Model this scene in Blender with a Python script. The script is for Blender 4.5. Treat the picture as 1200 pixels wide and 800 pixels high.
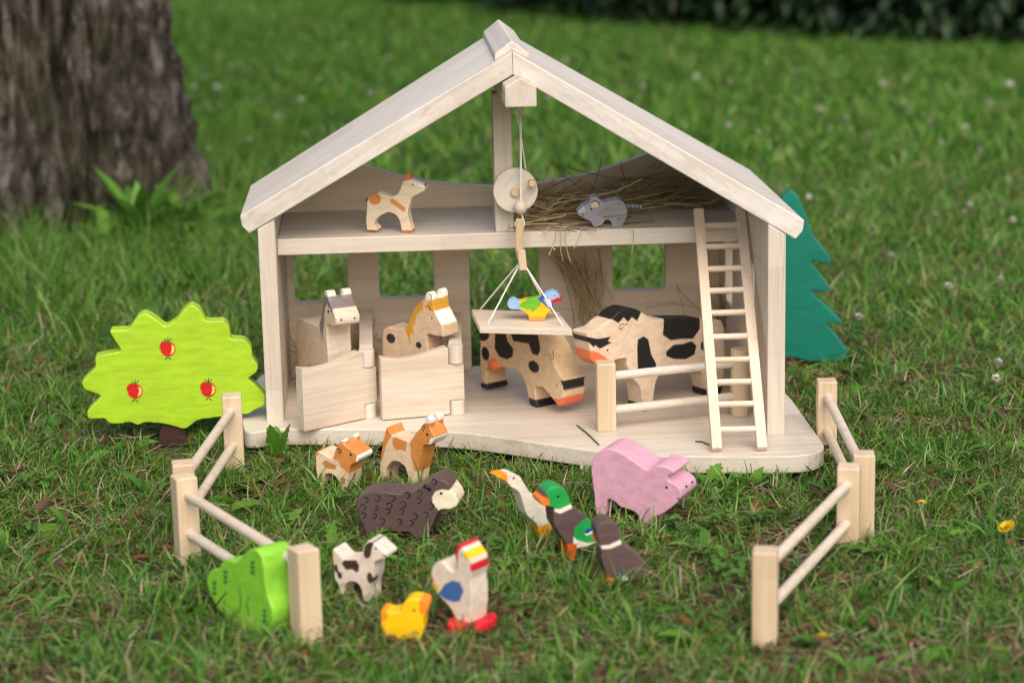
import bpy, bmesh, math, random
import numpy as np
from mathutils import Vector, Matrix, noise, Euler

random.seed(7); rng = np.random.default_rng(7)
scene = bpy.context.scene
for o in list(bpy.data.objects): bpy.data.objects.remove(o)

# ------------------------------------------------------------------ camera
# working frame: millimetres, x right along the barn, y to the back, z = 0 on the barn floor; the lawn soil lies 31 mm lower
S = 0.001; GZ = -31.0
FPX = 2552.75; PITCH, ROLL, YAW = (math.radians(a) for a in (13.42, -1.28, 3.15))
CAM = np.array([-140.89, -2702.2, 680.95])
_sy, _cy = math.sin(YAW), math.cos(YAW)
Fv = np.array([_sy*math.cos(PITCH), _cy*math.cos(PITCH), -math.sin(PITCH)])
R0 = np.array([_cy, -_sy, 0.0]); U0 = np.cross(R0, Fv)
Rv = math.cos(ROLL)*R0 + math.sin(ROLL)*U0; Uv = -math.sin(ROLL)*R0 + math.cos(ROLL)*U0
cam = bpy.data.cameras.new('camera'); camo = bpy.data.objects.new('camera', cam)
scene.collection.objects.link(camo)
camo.matrix_world = Matrix(((Rv[0], Uv[0], -Fv[0], CAM[0]*S), (Rv[1], Uv[1], -Fv[1], CAM[1]*S),
                            (Rv[2], Uv[2], -Fv[2], (CAM[2]-GZ)*S), (0, 0, 0, 1)))
cam.sensor_width = 36; cam.lens = FPX/1200*36; cam.clip_start = 0.05; cam.clip_end = 200
cam.dof.use_dof = True; cam.dof.focus_distance = 2.42; cam.dof.aperture_fstop = 4.6
scene.camera = camo

# ------------------------------------------------------------------ light
SUN_EL, SUN_AZ = math.radians(49), math.radians(168)     # azimuth from +y, clockwise
w = bpy.data.worlds.new('World'); scene.world = w; w.use_nodes = True
nt = w.node_tree; nt.nodes.clear()
sky = nt.nodes.new('ShaderNodeTexSky'); sky.sky_type = 'NISHITA'; sky.sun_disc = False
sky.sun_elevation = SUN_EL; sky.sun_rotation = SUN_AZ; sky.air_density = 1.0; sky.dust_density = 6.0; sky.ozone_density = 0.6
bg = nt.nodes.new('ShaderNodeBackground'); bg.inputs[1].default_value = 0.15
out = nt.nodes.new('ShaderNodeOutputWorld')
nt.links.new(sky.outputs[0], bg.inputs[0]); nt.links.new(bg.outputs[0], out.inputs[0])
sl = bpy.data.lights.new('sun', 'SUN'); sl.energy = 1.1; sl.angle = math.radians(75); sl.color = (1.0, 0.985, 0.96)
so = bpy.data.objects.new('sun', sl); scene.collection.objects.link(so)
sd = Vector((math.sin(SUN_AZ)*math.cos(SUN_EL), math.cos(SUN_AZ)*math.cos(SUN_EL), math.sin(SUN_EL)))
so.rotation_euler = sd.to_track_quat('Z', 'Y').to_euler(); so.location = (0, 0, 5)
vs = scene.view_settings; vs.view_transform = 'Standard'; vs.look = 'None'; vs.gamma = 1; vs.use_curve_mapping = False
vs.exposure = 0.27
scene.cycles.filter_width = 1.1

# ------------------------------------------------------------------ helpers
def ray(px, py): return Fv + Rv*(px-600)/FPX + Uv*(400-py)/FPX
def onz(px, py, z=GZ):
    d = ray(px, py); return CAM + d*(z-CAM[2])/d[2]
def ony(px, py, y=0.0):
    d = ray(px, py); return CAM + d*(y-CAM[1])/d[1]
def onplane(px, py, p0, n):
    d = ray(px, py); return CAM + d*(np.dot(p0-CAM, n)/np.dot(d, n))
def lin(r, g, b):
    f = lambda c: c/12.92 if c <= .04045 else ((c+.055)/1.055)**2.4
    return (f(r/255), f(g/255), f(b/255))
def Wd(v): return Vector((v[0]*S, v[1]*S, (v[2]-GZ)*S))
WL = {}                                                   # world position of every origin
def place(o, wpos, parent):
    if parent is not None:
        o.parent = parent; o.location = wpos - WL[parent.name]
    else: o.location = wpos
    WL[o.name] = wpos.copy()
def tag(o, label=None, cat=None, group=None, kind=None):
    if label: o['label'] = label
    if cat: o['category'] = cat
    if group: o['group'] = group
    if kind: o['kind'] = kind
    return o
def thing(name, label, cat, pos, group=None):
    o = bpy.data.objects.new(name, None); o.empty_display_size = .02
    scene.collection.objects.link(o); place(o, Wd(pos), None)
    return tag(o, label, cat, group)
def link_mesh(name, me, mat, parent, wpos):
    o = bpy.data.objects.new(name, me); scene.collection.objects.link(o)
    if mat is not None and not me.materials: me.materials.append(mat)
    place(o, wpos, parent); return o
def from_bm(name, bm, mat, parent=None, smooth=False):
    """bm in working mm -> mesh object with its origin at the base of its bounds"""
    co = np.array([v.co[:] for v in bm.verts]); lo, hi = co.min(0), co.max(0)
    org = np.array([(lo[0]+hi[0])/2, (lo[1]+hi[1])/2, lo[2]])
    for v in bm.verts: v.co = (v.co - Vector(org))*S
    bmesh.ops.recalc_face_normals(bm, faces=bm.faces)
    me = bpy.data.meshes.new(name); bm.to_mesh(me); bm.free()
    if smooth:
        me.polygons.foreach_set('use_smooth', [True]*len(me.polygons))
    return link_mesh(name, me, mat, parent, Wd(org))
def add_prism(bm, poly, vec, bevel=0, segs=2):
    vec = Vector(vec); n = len(poly)
    a = [bm.verts.new(Vector(p)) for p in poly]; b = [bm.verts.new(Vector(p)+vec) for p in poly]
    fs = [bm.faces.new(a), bm.faces.new(b[::-1])]
    for i in range(n): fs.append(bm.faces.new((a[i], b[i], b[(i+1) % n], a[(i+1) % n])))
    bmesh.ops.recalc_face_normals(bm, faces=fs)
    if bevel:
        es = set(e for f in fs for e in f.edges)
        es = [e for e in es if len(e.link_faces) == 2 and e.calc_face_angle(0) > .5]
        bmesh.ops.bevel(bm, geom=es, offset=bevel, segments=segs, profile=.5, affect='EDGES', clamp_overlap=True)
def prism(name, poly, vec, mat, parent, bevel=1.2):
    bm = bmesh.new(); add_prism(bm, poly, vec, bevel)
    return from_bm(name, bm, mat, parent)
def box(name, lo, hi, mat, parent, bevel=1.2):
    return prism(name, [(lo[0], lo[1], lo[2]), (hi[0], lo[1], lo[2]), (hi[0], hi[1], lo[2]), (lo[0], hi[1], lo[2])],
                 (0, 0, hi[2]-lo[2]), mat, parent, bevel)
def add_tube(bm, pts, r, n=12, cap=True, flat=1.0):
    pts = [Vector(p) for p in pts]; rings = []
    for i, p in enumerate(pts):
        t = (pts[min(i+1, len(pts)-1)]-pts[max(i-1, 0)]).normalized()
        up = Vector((0, 0, 1)) if abs(t.z) < .9 else Vector((1, 0, 0))
        a = t.cross(up).normalized(); b = a.cross(t)
        rr = r[i] if hasattr(r, '__len__') else r
        rings.append([bm.verts.new(p+(a*math.cos(2*math.pi*k/n)+b*math.sin(2*math.pi*k/n)*flat)*rr) for k in range(n)])
    for i in range(len(rings)-1):
        for k in range(n):
            bm.faces.new((rings[i][k], rings[i][(k+1) % n], rings[i+1][(k+1) % n], rings[i+1][k]))
    if cap:
        bm.faces.new(rings[0][::-1]); bm.faces.new(rings[-1])
def tube(name, pts, r, mat, parent, n=12):
    bm = bmesh.new(); add_tube(bm, pts, r, n); o = from_bm(name, bm, mat, parent)
    for p in o.data.polygons: p.use_smooth = len(p.vertices) == 4
    caps = set(k_ for p in o.data.polygons if len(p.vertices) != 4 for k_ in p.edge_keys)
    for e in o.data.edges: e.use_edge_sharp = e.key in caps
    return o
def round_poly(pts, r, seg=5):
    """round the corners of a 2D polygon; r one value or one per corner"""
    outp = []; n = len(pts)
    for i in range(n):
        p = Vector(pts[i]); a = Vector(pts[i-1])-p; b = Vector(pts[(i+1) % n])-p
        rr = r[i] if hasattr(r, '__len__') else r
        d = min(rr, a.length*.45, b.length*.45)
        if d < .3: outp.append(tuple(p)); continue
        s, e = p+a.normalized()*d, p+b.normalized()*d
        for k in range(seg+1):
            t = k/seg; outp.append(tuple((1-t)**2*s + 2*t*(1-t)*p + t*t*e))
    return outp

# ------------------------------------------------------------------ materials
class N:
    def __init__(s, name):
        s.m = bpy.data.materials.new(name); s.m.use_nodes = True; s.t = s.m.node_tree; s.t.nodes.clear()
        s.out = s.n('ShaderNodeOutputMaterial'); s.b = s.n('ShaderNodeBsdfPrincipled'); s.l(s.b.outputs[0], s.out.inputs[0])
    def n(s, ty, **kw):
        x = s.t.nodes.new(ty)
        for k, v in kw.items(): setattr(x, k, v)
        return x
    def l(s, a, b): s.t.links.new(a, b)
    def noise(s, vec, scale, detail=3, rough=.5, dist=0):
        x = s.n('ShaderNodeTexNoise'); x.inputs['Scale'].default_value = scale; x.inputs['Detail'].default_value = detail
        x.inputs['Roughness'].default_value = rough; x.inputs['Distortion'].default_value = dist
        if vec is not None: s.l(vec, x.inputs['Vector'])
        return x.outputs['Fac']
    def ramp(s, fac, stops):
        x = s.n('ShaderNodeValToRGB'); e = x.color_ramp.elements
        while len(e) < len(stops): e.new(.5)
        for k, (p, c) in enumerate(stops): e[k].position = p; e[k].color = (*c, 1)
        s.l(fac, x.inputs[0]); return x.outputs[0]
    def mix(s, fac, a, b, mode='MIX'):
        x = s.n('ShaderNodeMix', data_type='RGBA', blend_type=mode)
        for sock, v in ((x.inputs[0], fac), (x.inputs[6], a), (x.inputs[7], b)):
            if hasattr(v, 'links'): s.l(v, sock)
            elif isinstance(v, tuple): sock.default_value = (*v, 1)
            else: sock.default_value = v
        return x.outputs[2]
    def bump(s, h, strength=.2, dist=.001):
        x = s.n('ShaderNodeBump'); x.inputs['Strength'].default_value = strength; x.inputs['Distance'].default_value = dist
        s.l(h, x.inputs['Height']); s.l(x.outputs[0], s.b.inputs['Normal'])
    def obj(s, scale=(1, 1, 1), rot=(0, 0, 0)):
        tc = s.n('ShaderNodeTexCoord'); oi = s.n('ShaderNodeObjectInfo')
        ad = s.n('ShaderNodeVectorMath', operation='ADD'); mu = s.n('ShaderNodeVectorMath', operation='SCALE')
        cmb = s.n('ShaderNodeCombineXYZ')
        for i in range(3): s.l(oi.outputs['Random'], cmb.inputs[i])
        s.l(cmb.outputs[0], mu.inputs[0]); mu.inputs['Scale'].default_value = 3.7
        s.l(tc.outputs['Object'], ad.inputs[0]); s.l(mu.outputs[0], ad.inputs[1])
        r = s.n('ShaderNodeVectorRotate', rotation_type='EULER_XYZ'); r.inputs['Rotation'].default_value = rot
        s.l(ad.outputs[0], r.inputs['Vector'])
        mp = s.n('ShaderNodeVectorMath', operation='MULTIPLY'); mp.inputs[1].default_value = scale
        s.l(r.outputs[0], mp.inputs[0]); return mp.outputs[0], r.outputs[0]
WOODS = {}
NOBLOCK = ('_door', '_rail', '_frail', '_rung', '_bead', '_peg', '_peg2', '_wheel', '_hook', '_hook2', '_plat', '_dowel', '_lad', '_part')
def wood(axis='x', base=(.69, .625, .54), rot=(0, 0, 0), end=False, staves=0, key=''):
    """pale sanded maple, grain along axis; staves = width in m of the glued staves"""
    k = (axis, base, rot, end, staves, key)
    if k in WOODS: return WOODS[k]
    m = N('pale_wood_'+axis+key)
    long_, cross = (2.2, 75) if not end else (60, 60)
    sc = tuple(long_ if a == axis else cross for a in 'xyz')
    vec, raw = m.obj(sc, rot)
    g = m.noise(vec, 1.0, 5, .62, .6)
    broad = m.noise(vec, .16, 3, .5, 1.2)
    fine = m.noise(vec, 5.5, 3, .7)
    b = Vector(base); dk = tuple(b*Vector((.80, .74, .66)) if False else [b[0]*.80, b[1]*.75, b[2]*.68]); lt = tuple(min(c*1.07, .84) for c in base)
    c = m.ramp(g, [(.34, dk), (.49, base), (.64, lt)])
    c = m.mix(.45, c, m.ramp(broad, [(.3, tuple(x*.86 for x in base)), (.5, base), (.75, tuple(min(x*1.08, .85) for x in base))]))
    c = m.mix(.55, c, m.ramp(fine, [(.36, (.85, .82, .78)), (.58, (1.03, 1.02, 1.01))]), 'MULTIPLY')
    # a few darker flecks and growth lines
    fl = m.noise(vec, 2.3, 2, .5, 2.0)
    c = m.mix(m.ramp(fl, [(.64, (0, 0, 0)), (.74, (.5, .5, .5))]), c, (base[0]*.66, base[1]*.52, base[2]*.42))
    # glued blocks: each stave and each finger-jointed length has its own tone
    sw = staves or .045
    sx = m.n('ShaderNodeSeparateXYZ'); m.l(raw, sx.inputs[0])
    cr, lg = {'x': ('Y', 'X'), 'y': ('X', 'Y'), 'z': ('X', 'Z')}[axis]
    def mth(op, a_, b_=None):
        q = m.n('ShaderNodeMath', operation=op)
        for i_, v_ in enumerate((a_, b_)):
            if v_ is None: continue
            if hasattr(v_, 'links'): m.l(v_, q.inputs[i_])
            else: q.inputs[i_].default_value = v_
        return q.outputs[0]
    si = mth('FLOOR', mth('DIVIDE', sx.outputs[cr], sw))
    wn = m.n('ShaderNodeTexWhiteNoise', noise_dimensions='1D'); m.l(si, wn.inputs['W'])
    lp = mth('ADD', mth('DIVIDE', sx.outputs[lg], .105), mth('MULTIPLY', wn.outputs[0], 7.0)); li = mth('FLOOR', lp)
    cb = m.n('ShaderNodeCombineXYZ'); m.l(si, cb.inputs[0]); m.l(li, cb.inputs[1])
    w2 = m.n('ShaderNodeTexWhiteNoise', noise_dimensions='3D'); m.l(cb.outputs[0], w2.inputs['Vector'])
    if key not in NOBLOCK: c = m.mix(.8, c, m.ramp(w2.outputs[0], [(0, (.84, .82, .79)), (1, (1, 1, 1))]), 'MULTIPLY')
    # growth-ring lines wandering along the grain
    wv = m.n('ShaderNodeTexWave', wave_type='BANDS', bands_direction={'x': 'Z', 'y': 'X', 'z': 'X'}[axis]); m.l(vec, wv.inputs['Vector'])
    wv.inputs['Scale'].default_value = .055; wv.inputs['Distortion'].default_value = 9; wv.inputs['Detail'].default_value = 3; wv.inputs['Detail Scale'].default_value = .22
    c = m.mix(m.ramp(wv.outputs[0], [(.80, (0, 0, 0)), (.97, (.34, .34, .34))]) if '_door' in key else m.ramp(wv.outputs[0], [(.84, (0, 0, 0)), (.98, (.20, .20, .20))]), c, (base[0]*.74, base[1]*.60, base[2]*.46))
    m.l(c, m.b.inputs['Base Color']); m.b.inputs['Roughness'].default_value = .48
    m.b.inputs['Specular IOR Level'].default_value = .55
    m.bump(fine, .25, .0005); WOODS[k] = m.m; return m.m
def paint_mat():
    m = N('painted_wood'); at = m.n('ShaderNodeAttribute', attribute_name='paint')
    vec, _ = m.obj((28, 140, 140)); g = m.noise(vec, 1, 4, .6, .5); v2, _ = m.obj((1, 1, 1)); bl = m.noise(v2, 55, 3, .6)
    c = m.mix(.55, at.outputs[0], m.ramp(g, [(.32, (.72, .69, .65)), (.6, (1.03, 1.03, 1.03))]), 'MULTIPLY')
    c = m.mix(.35, c, m.ramp(bl, [(.3, (.87, .87, .87)), (.62, (1.03, 1.03, 1.03))]), 'MULTIPLY')
    m.l(c, m.b.inputs['Base Color']); m.b.inputs['Roughness'].default_value = .42
    m.b.inputs['Specular IOR Level'].default_value = .5; m.bump(g, .22, .0007); return m.m
def plain(name, col, rough=.5, var=.15, scale=60, bump=0):
    m = N(name); vec, _ = m.obj(); f = m.noise(vec, scale, 4, .6)
    c = m.ramp(f, [(.3, tuple(x*(1-var) for x in col)), (.7, tuple(min(1, x*(1+var)) for x in col))])
    m.l(c, m.b.inputs['Base Color']); m.b.inputs['Roughness'].default_value = rough
    m.b.inputs['Specular IOR Level'].default_value = .3
    if bump: m.bump(f, bump, .001)
    return m.m
def leafy(name, attr='tint', trans=.35, rough=.5, hue_noise=.35):
    """leaf material: colour from the mesh, a little varied from plant to plant, light shining through"""
    m = N(name); at = m.n('ShaderNodeAttribute', attribute_name=attr)
    oi = m.n('ShaderNodeObjectInfo')
    c = m.mix(hue_noise, at.outputs[0], m.ramp(oi.outputs['Random'], [(0, (.55, .62, .42)), (.5, (1, 1, 1)), (1, (1.25, 1.12, .8))]), 'MULTIPLY')
    m.l(c, m.b.inputs['Base Color']); m.b.inputs['Roughness'].default_value = rough
    m.b.inputs['Specular IOR Level'].default_value = .35
    tr = m.n('ShaderNodeBsdfTranslucent'); m.l(c, tr.inputs[0])
    mx = m.n('ShaderNodeMixShader'); mx.inputs[0].default_value = trans
    m.l(m.b.outputs[0], mx.inputs[1]); m.l(tr.outputs[0], mx.inputs[2]); m.l(mx.outputs[0], m.out.inputs[0])
    return m.m
PAINT = paint_mat()
BLACK = plain('black_paint', (.012, .012, .013), .45)
CORD = plain('white_cord', (.78, .76, .73), .8, .1, 900)
LEAF = leafy('grass_leaf')
HAY = leafy('dry_hay', trans=.12, rough=.7, hue_noise=0)

# ------------------------------------------------------------------ ground and lawn
def ground():
    m = N('lawn_soil'); tc = m.n('ShaderNodeTexCoord'); v = tc.outputs['Object']
    a = m.noise(v, 9, 5, .6); b = m.noise(v, 70, 4, .65); c3 = m.noise(v, 1.3, 3, .5)
    soil = m.ramp(b, [(.3, (.022, .017, .010)), (.55, (.055, .042, .022)), (.75, (.10, .078, .045))])
    moss = m.ramp(b, [(.3, (.020, .040, .008)), (.7, (.060, .105, .022))])
    c = m.mix(m.ramp(a, [(.38, (.25, .25, .25)), (.62, (.9, .9, .9))]), soil, moss)
    c = m.mix(.5, c, m.ramp(c3, [(.3, (.75, .8, .7)), (.7, (1.1, 1.1, 1))]), 'MULTIPLY')
    m.l(c, m.b.inputs['Base Color']); m.b.inputs['Roughness'].default_value = .95; m.bump(b, .6, .01)
    bm = bmesh.new()
    xs = [-60, -20, -8] + list(np.linspace(-4, 4, 41)) + [8, 20, 60]; ys = [-30, -8] + list(np.linspace(-4, 8, 61)) + [14, 30, 90]
    g = [[bm.verts.new((x, y, 0)) for x in xs] for y in ys]
    for j in range(len(ys)-1):
        for i in range(len(xs)-1): bm.faces.new((g[j][i], g[j][i+1], g[j+1][i+1], g[j+1][i]))
    for v_ in bm.verts:
        d = math.hypot(v_.co.x, v_.co.y+.4)
        v_.co.z = max(0, min(1, (d-1.2)/2))*noise.noise(v_.co*.7)*.03 if d < 12 else 0
    me = bpy.data.meshes.new('ground'); bm.to_mesh(me); bm.free(); me.materials.append(m.m)
    o = bpy.data.objects.new('ground', me); scene.collection.objects.link(o); WL[o.name] = Vector((0, 0, 0))
    tag(o, kind='structure')
ground()
def gz(x, y):                                            # lawn height in metres at metre coordinates
    d = math.hypot(x, y+.4)
    return max(0, min(1, (d-1.2)/2))*noise.noise(Vector((x, y, 0))*.7)*.03

FOOT = []                                               # footprints (polygons in mm) that the grass keeps out of
def inside(P, poly):
    x, y = P[:, 0], P[:, 1]; r = np.zeros(len(P), bool); n = len(poly)
    for i in range(n):
        x1, y1 = poly[i][:2]; x2, y2 = poly[(i+1) % n][:2]
        c = ((y1 > y) != (y2 > y)) & (x < (x2-x1)*(y-y1)/((y2-y1) or 1e-9)+x1); r ^= c
    return r
def segdist(P, poly):
    d = np.full(len(P), 1e9); n = len(poly)
    for i in range(n):
        a = np.array(poly[i][:2], float); b = np.array(poly[(i+1) % n][:2], float); ab = b-a
        t = np.clip(((P-a)@ab)/max(ab@ab, 1e-9), 0, 1); d = np.minimum(d, np.linalg.norm(P-(a+t[:, None]*ab), axis=1))
    return d

# ------------------------------------------------------------------ the toy barn
WX = 295.0; TW = 20.0; DL, DR = 216.3, 351.2
TAN = math.tan(math.radians(30.88)); ZA, ZT = 406.8, 432.9; LZ, LT = 212.0, 19.2
def rf(x): return -(DL+DR)/2-(DR-DL)/(2*WX)*x              # front edge of roof and walls
barn = thing('toy_barn', 'large pale wooden toy barn with open front, loft and gabled roof', 'toy barn', (0, -150, -31))
W_X = wood('x', staves=.075); W_Y = wood('y'); W_Z = wood('z'); W_IN = wood('x', base=(.79, .675, .53), key='_back')
pts = [onz(*p, z=-19.5)[:2] for p in ((296, 519), (325, 521), (445, 521.5), (530, 524.5), (580, 530), (640, 539.5), (700, 548), (760, 553), (850, 555))]
base_out = [(-312, 20)] + [(-327, -60)] + [(-327, -190)] + [tuple(p) for p in pts] + [(331, -440)] + [(331, -175), (300, 20)]
base_out[3] = (-318, -262)
base_out = round_poly(base_out, [8, 40, 40, 45, 20, 30, 40, 40, 40, 40, 40, 40, 52, 40, 8], 7)
prism('base', [(x, y, -20.0) for x, y in base_out], (0, 0, 20.0), W_X, barn, 1.6)
FOOT.append(base_out)
for y0, y1, x0, x1 in ((-60, -20, -270, 270), (-215, -175, -290, 290), (-380, -345, 60, 290)): box('foot_batten', (x0, y0, GZ-1), (x1, y1, -19.8), W_X, barn, 1)
def wall(xo, d, s):
    # side wall: profile in y-z, extruded along x; the right one has two windows
    xi = xo - s*TW
    zo = ZA-WX*TAN-.5; zi = zo+TW*TAN
    bm = bmesh.new()
    def slab(y0, y1, z0, z1, slope=False):
        if slope:
            P = [(xo, z0), (xo, zo), (xi, zi), (xi, z0)]
            add_prism(bm, [(x, y0, z) for x, z in P], (0, y1-y0, 0), 1.1)
        else: add_prism(bm, [(xo, y0, z0), (xi, y0, z0), (xi, y1, z0), (xo, y1, z0)], (0, 0, z1-z0), .9)
    if s < 0: slab(-d, 13, -.3, 0, True)
    else:
        slab(-d, -262, -.3, 0, True); slab(-205, -100, -.3, 0, True); slab(-43, 13, -.3, 0, True)
        for y0, y1 in ((-262.2, -204.8), (-100.2, -42.8)):
            slab(y0, y1, -.3, 92, False)
            P = [(xo, 178), (xo, zo), (xi, zi), (xi, 178)]
            add_prism(bm, [(x, y0, z) for x, z in P], (0, y1-y0, 0), .9)
    return from_bm('side_wall', bm, W_Z, barn)
wall(-WX, DL, -1); wall(WX, DR, 1)
# back wall with its openings, measured on the plane y = 0
def bw(px, py): p = ony(px, py, 0.0); return p[0], p[2]
def back_wall():
    xl, xr = -WX+TW, WX-TW
    holes = []
    for pxl, pxr, pyb in ((345.5, 409, 355.5), (445, 509.5, 350.5), (718, 780, 341)):
        x0, zb = bw(pxl, pyb); x1, _ = bw(pxr, pyb); holes.append((x0, x1, zb, 188.0))
    d0 = bw(551.5, 380)[0]; d1 = bw(633, 380)[0]
    cols = []                                              # stack of pieces: build outline as one ngon is impossible with holes -> bridge by strips
    def top(x): return LZ + 26 + 36*(abs(x)/275)**2.0 if False else ZA-abs(x)*TAN-1 if abs(x) > 205 else 236 + 44*(x/205)**2
    bm = bmesh.new()
    def grid_front(y, flip):
        # triangulated front with holes through triangle_fill
        b2 = bmesh.new(); loops = []
        oc = [(xl, 0), (d0, 0)] + [(d0, 172)] + [(d0+8, 184), (d0+18, 188), (d1-18, 188), (d1-8, 184)] + [(d1, 172), (d1, 0), (xr, 0), (xr, ZA-xr*TAN-1)]
        oc += [(x, top(x)) for x in np.linspace(204, -204, 25)] + [(xl, ZA+xl*TAN-1)]
        loops.append(oc)
        for (x0, x1, z0, z1) in holes: loops.append(round_poly([(x0, z0), (x1, z0), (x1, z1), (x0, z1)], [9, 9, 18, 18], 6))
        es = []; vv = []
        for lp in loops:
            vs_ = [b2.verts.new((x, y, z)) for x, z in lp]; vv.append(vs_)
            es += [b2.edges.new((vs_[i], vs_[(i+1) % len(vs_)])) for i in range(len(vs_))]
        bmesh.ops.triangle_fill(b2, edges=es, use_beauty=True, use_dissolve=False)
        return b2, loops
    b2, loops = grid_front(-2.0, False)
    fs = list(b2.faces)
    ex = bmesh.ops.extrude_face_region(b2, geom=fs)
    bmesh.ops.translate(b2, vec=(0, 18, 0), verts=[e for e in ex['geom'] if isinstance(e, bmesh.types.BMVert)])
    bmesh.ops.recalc_face_normals(b2, faces=b2.faces)
    es = [e for e in b2.edges if len(e.link_faces) == 2 and e.calc_face_angle(0) > .9]
    bmesh.ops.bevel(b2, geom=es, offset=.8, segments=1, profile=.5, affect='EDGES')
    bm.free(); return from_bm('back_wall', b2, W_IN, barn)
back_wall()
# loft floor
prism('loft', [(-WX+TW+.3, -186.5, LZ-LT), (WX-TW-.3, -193, LZ-LT), (WX-TW-.3, -2.4, LZ-LT), (-WX+TW+.3, -2.4, LZ-LT)], (0, 0, LT), wood('x', base=(.74, .67, .58), staves=.055, key='_loft'), barn, 1.3)
# roof: two thick boards and the moulding on the ridge
XE = 313.0
def roof(s):
    x0, x1 = 0.25*s, s*XE; th = math.radians(30.88)
    n = (s*math.sin(th), math.cos(th)); t = (ZT-ZA)*math.cos(th)
    def sec(y_of): return [(x0, y_of(x0), ZA), (x0, y_of(x0), ZT), (x1+n[0]*t*.15, y_of(x1), ZT-abs(x1)*TAN), (x1-n[0]*0, y_of(x1), ZT-abs(x1)*TAN-t*.55), (x1-s*8, y_of(x1), ZA-abs(x1-s*8)*TAN)]
    bm = bmesh.new(); A = [bm.verts.new(p) for p in sec(rf)]; B = [bm.verts.new(p) for p in sec(lambda x: 4.0)]
    fs = [bm.faces.new(A), bm.faces.new(B[::-1])]; n_ = len(A)
    for i in range(n_): fs.append(bm.faces.new((A[i], B[i], B[(i+1) % n_], A[(i+1) % n_])))
    bmesh.ops.recalc_face_normals(bm, faces=fs)
    es = [e for e in bm.edges if abs(e.verts[0].co.x) > 1 or abs(e.verts[1].co.x) > 1]
    bmesh.ops.bevel(bm, geom=es, offset=1.8, segments=3, profile=.5, affect='EDGES')
    o = from_bm('roof_panel', bm, wood('x', base=(.75, .705, .655) if s > 0 else (.76, .705, .64), rot=(0, s*th*-1, 0), staves=.06, key='_roof%d' % s), barn)
    return o
roof(-1); roof(1)
def ridge():
    prof = [(-19.5, ZT-19.5*TAN-.2), (-19.5, ZT-4), (0, ZT+11), (19.5, ZT-4), (19.5, ZT-19.5*TAN-.2), (0, ZT-.2)]
    bm = bmesh.new(); add_prism(bm, [(x, -271, z) for x, z in prof], (0, 271+0, 0), 1.8)
    from_bm('ridge_cap', bm, wood('y', base=(.72, .675, .625), key='_cap'), barn)
    prof = [(-17.5, ZA-34), (-17.5, ZA-17.5*TAN-.3), (0, ZA-.3), (17.5, ZA-17.5*TAN-.3), (17.5, ZA-34)]
    bm = bmesh.new(); add_prism(bm, [(x+6, -318, z+2-2*(0)) for x, z in prof], (-6, 316, 0), 1.8)
    from_bm('ridge_beam', bm, wood('y', key='_beam'), barn)
ridge()
# middle post standing on the loft, and the hoist on it
box('post', (-19, -188, LZ), (3, -150, ZA-32), wood('z', key='_post'), barn, 1.5)
wc = np.array([ony(604, 223, -205)[0], 0, ony(604, 223, -205)[2]])
def disc(name, c, y0, y1, r, mat, parent, n=40, bevel=1.2):
    return prism(name, [(c[0]+r*math.cos(2*math.pi*k/n), y0, c[2]+r*math.sin(2*math.pi*k/n)) for k in range(n)], (0, y1-y0, 0), mat, parent, bevel)
whl = disc('winch_wheel', wc, -209, -197, 26, wood('x', rot=(0, .9, 0), key='_wheel'), barn)
disc('axle', (wc[0]-.5, 0, wc[2]-1), -214, -187, 5.2, wood('y', base=(.62, .44, .27), key='_peg'), whl, 16, .8)
hp = ony(623, 214, -212); disc('crank_peg', hp, -221, -208, 4.2, wood('y', base=(.66, .50, .35), key='_peg2'), whl, 16, .8)
pg = ony(608, 131, -196); disc('rope_guide', pg, -200, -187.5, 5.5, wood('y', key='_peg'), barn, 18, .8)
RY = -212.5
r0 = np.array([ony(608.5, 131, -201)[0], -201, ony(608.5, 131, -201)[2]]); rb = ony(610, 243, RY-6)
tube('hoist_rope', [r0, (r0[0]+.4, RY-5, r0[2]-10), (rb[0]+.3, RY-6, rb[2])], 1.25, CORD, barn, 8)
r1 = ony(616, 198, -203)
tube('winch_rope', [r0+np.array([-2.5, 1, -1]), (r1+r0)/2+np.array([-1, 0, 0]), r1], .8, CORD, barn, 8)
def ball(name, c, r, mat, parent):
    bm = bmesh.new(); bmesh.ops.create_uvsphere(bm, u_segments=24, v_segments=14, radius=r)
    for v in bm.verts: v.co += Vector(c)
    return from_bm(name, bm, mat, parent, True)
ball('bead', rb, 8.2, wood('z', key='_bead'), barn)
# stall partitions: board rising to the back with a rounded front post
def partition(px, pyf, pxb, pyb, hz):
    f = onz(px, pyf, 0.0); bk = ony(pxb, pyb, -3.0); hw = 8.0
    fx, fy = f[0], f[1]+9
    bx = bk[0]
    d = Vector((bx-fx, -3-fy, 0)).normalized(); nn = Vector((-d.y, d.x, 0))
    bm = bmesh.new()
    prof = [(0, 0), (0, hz), (12, hz+2)] + [(12+(abs(fy)-20)*t, hz+2+(bk[2]-hz)*(t**1.6)) for t in np.linspace(.1, 1, 8)] + [(abs(fy)-4, 0)]
    pp = [Vector((fx, fy, z))+d*u-nn*hw for u, z in prof]
    add_prism(bm, pp, nn*2*hw, 1.0)
    from_bm('stall_partition', bm, wood('z', base=(.70, .61, .51), key='_part'), barn)
    n = 24
    for z0, z1 in ((.0, 17.4), (62.1, hz+1)):
        bm = bmesh.new(); add_prism(bm, [(fx+9.2*math.cos(2*math.pi*k/n), fy-2+9.2*math.sin(2*math.pi*k/n), z0) for k in range(n)], (0, 0, z1-z0), .8)
        from_bm('hinge_knuckle', bm, wood('z', key='_dowel'), barn)
    return fx, fy-2
hA = partition(432, 490, 428, 361, 81); hB = partition(536, 486, 533, 366, 83)
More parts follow.
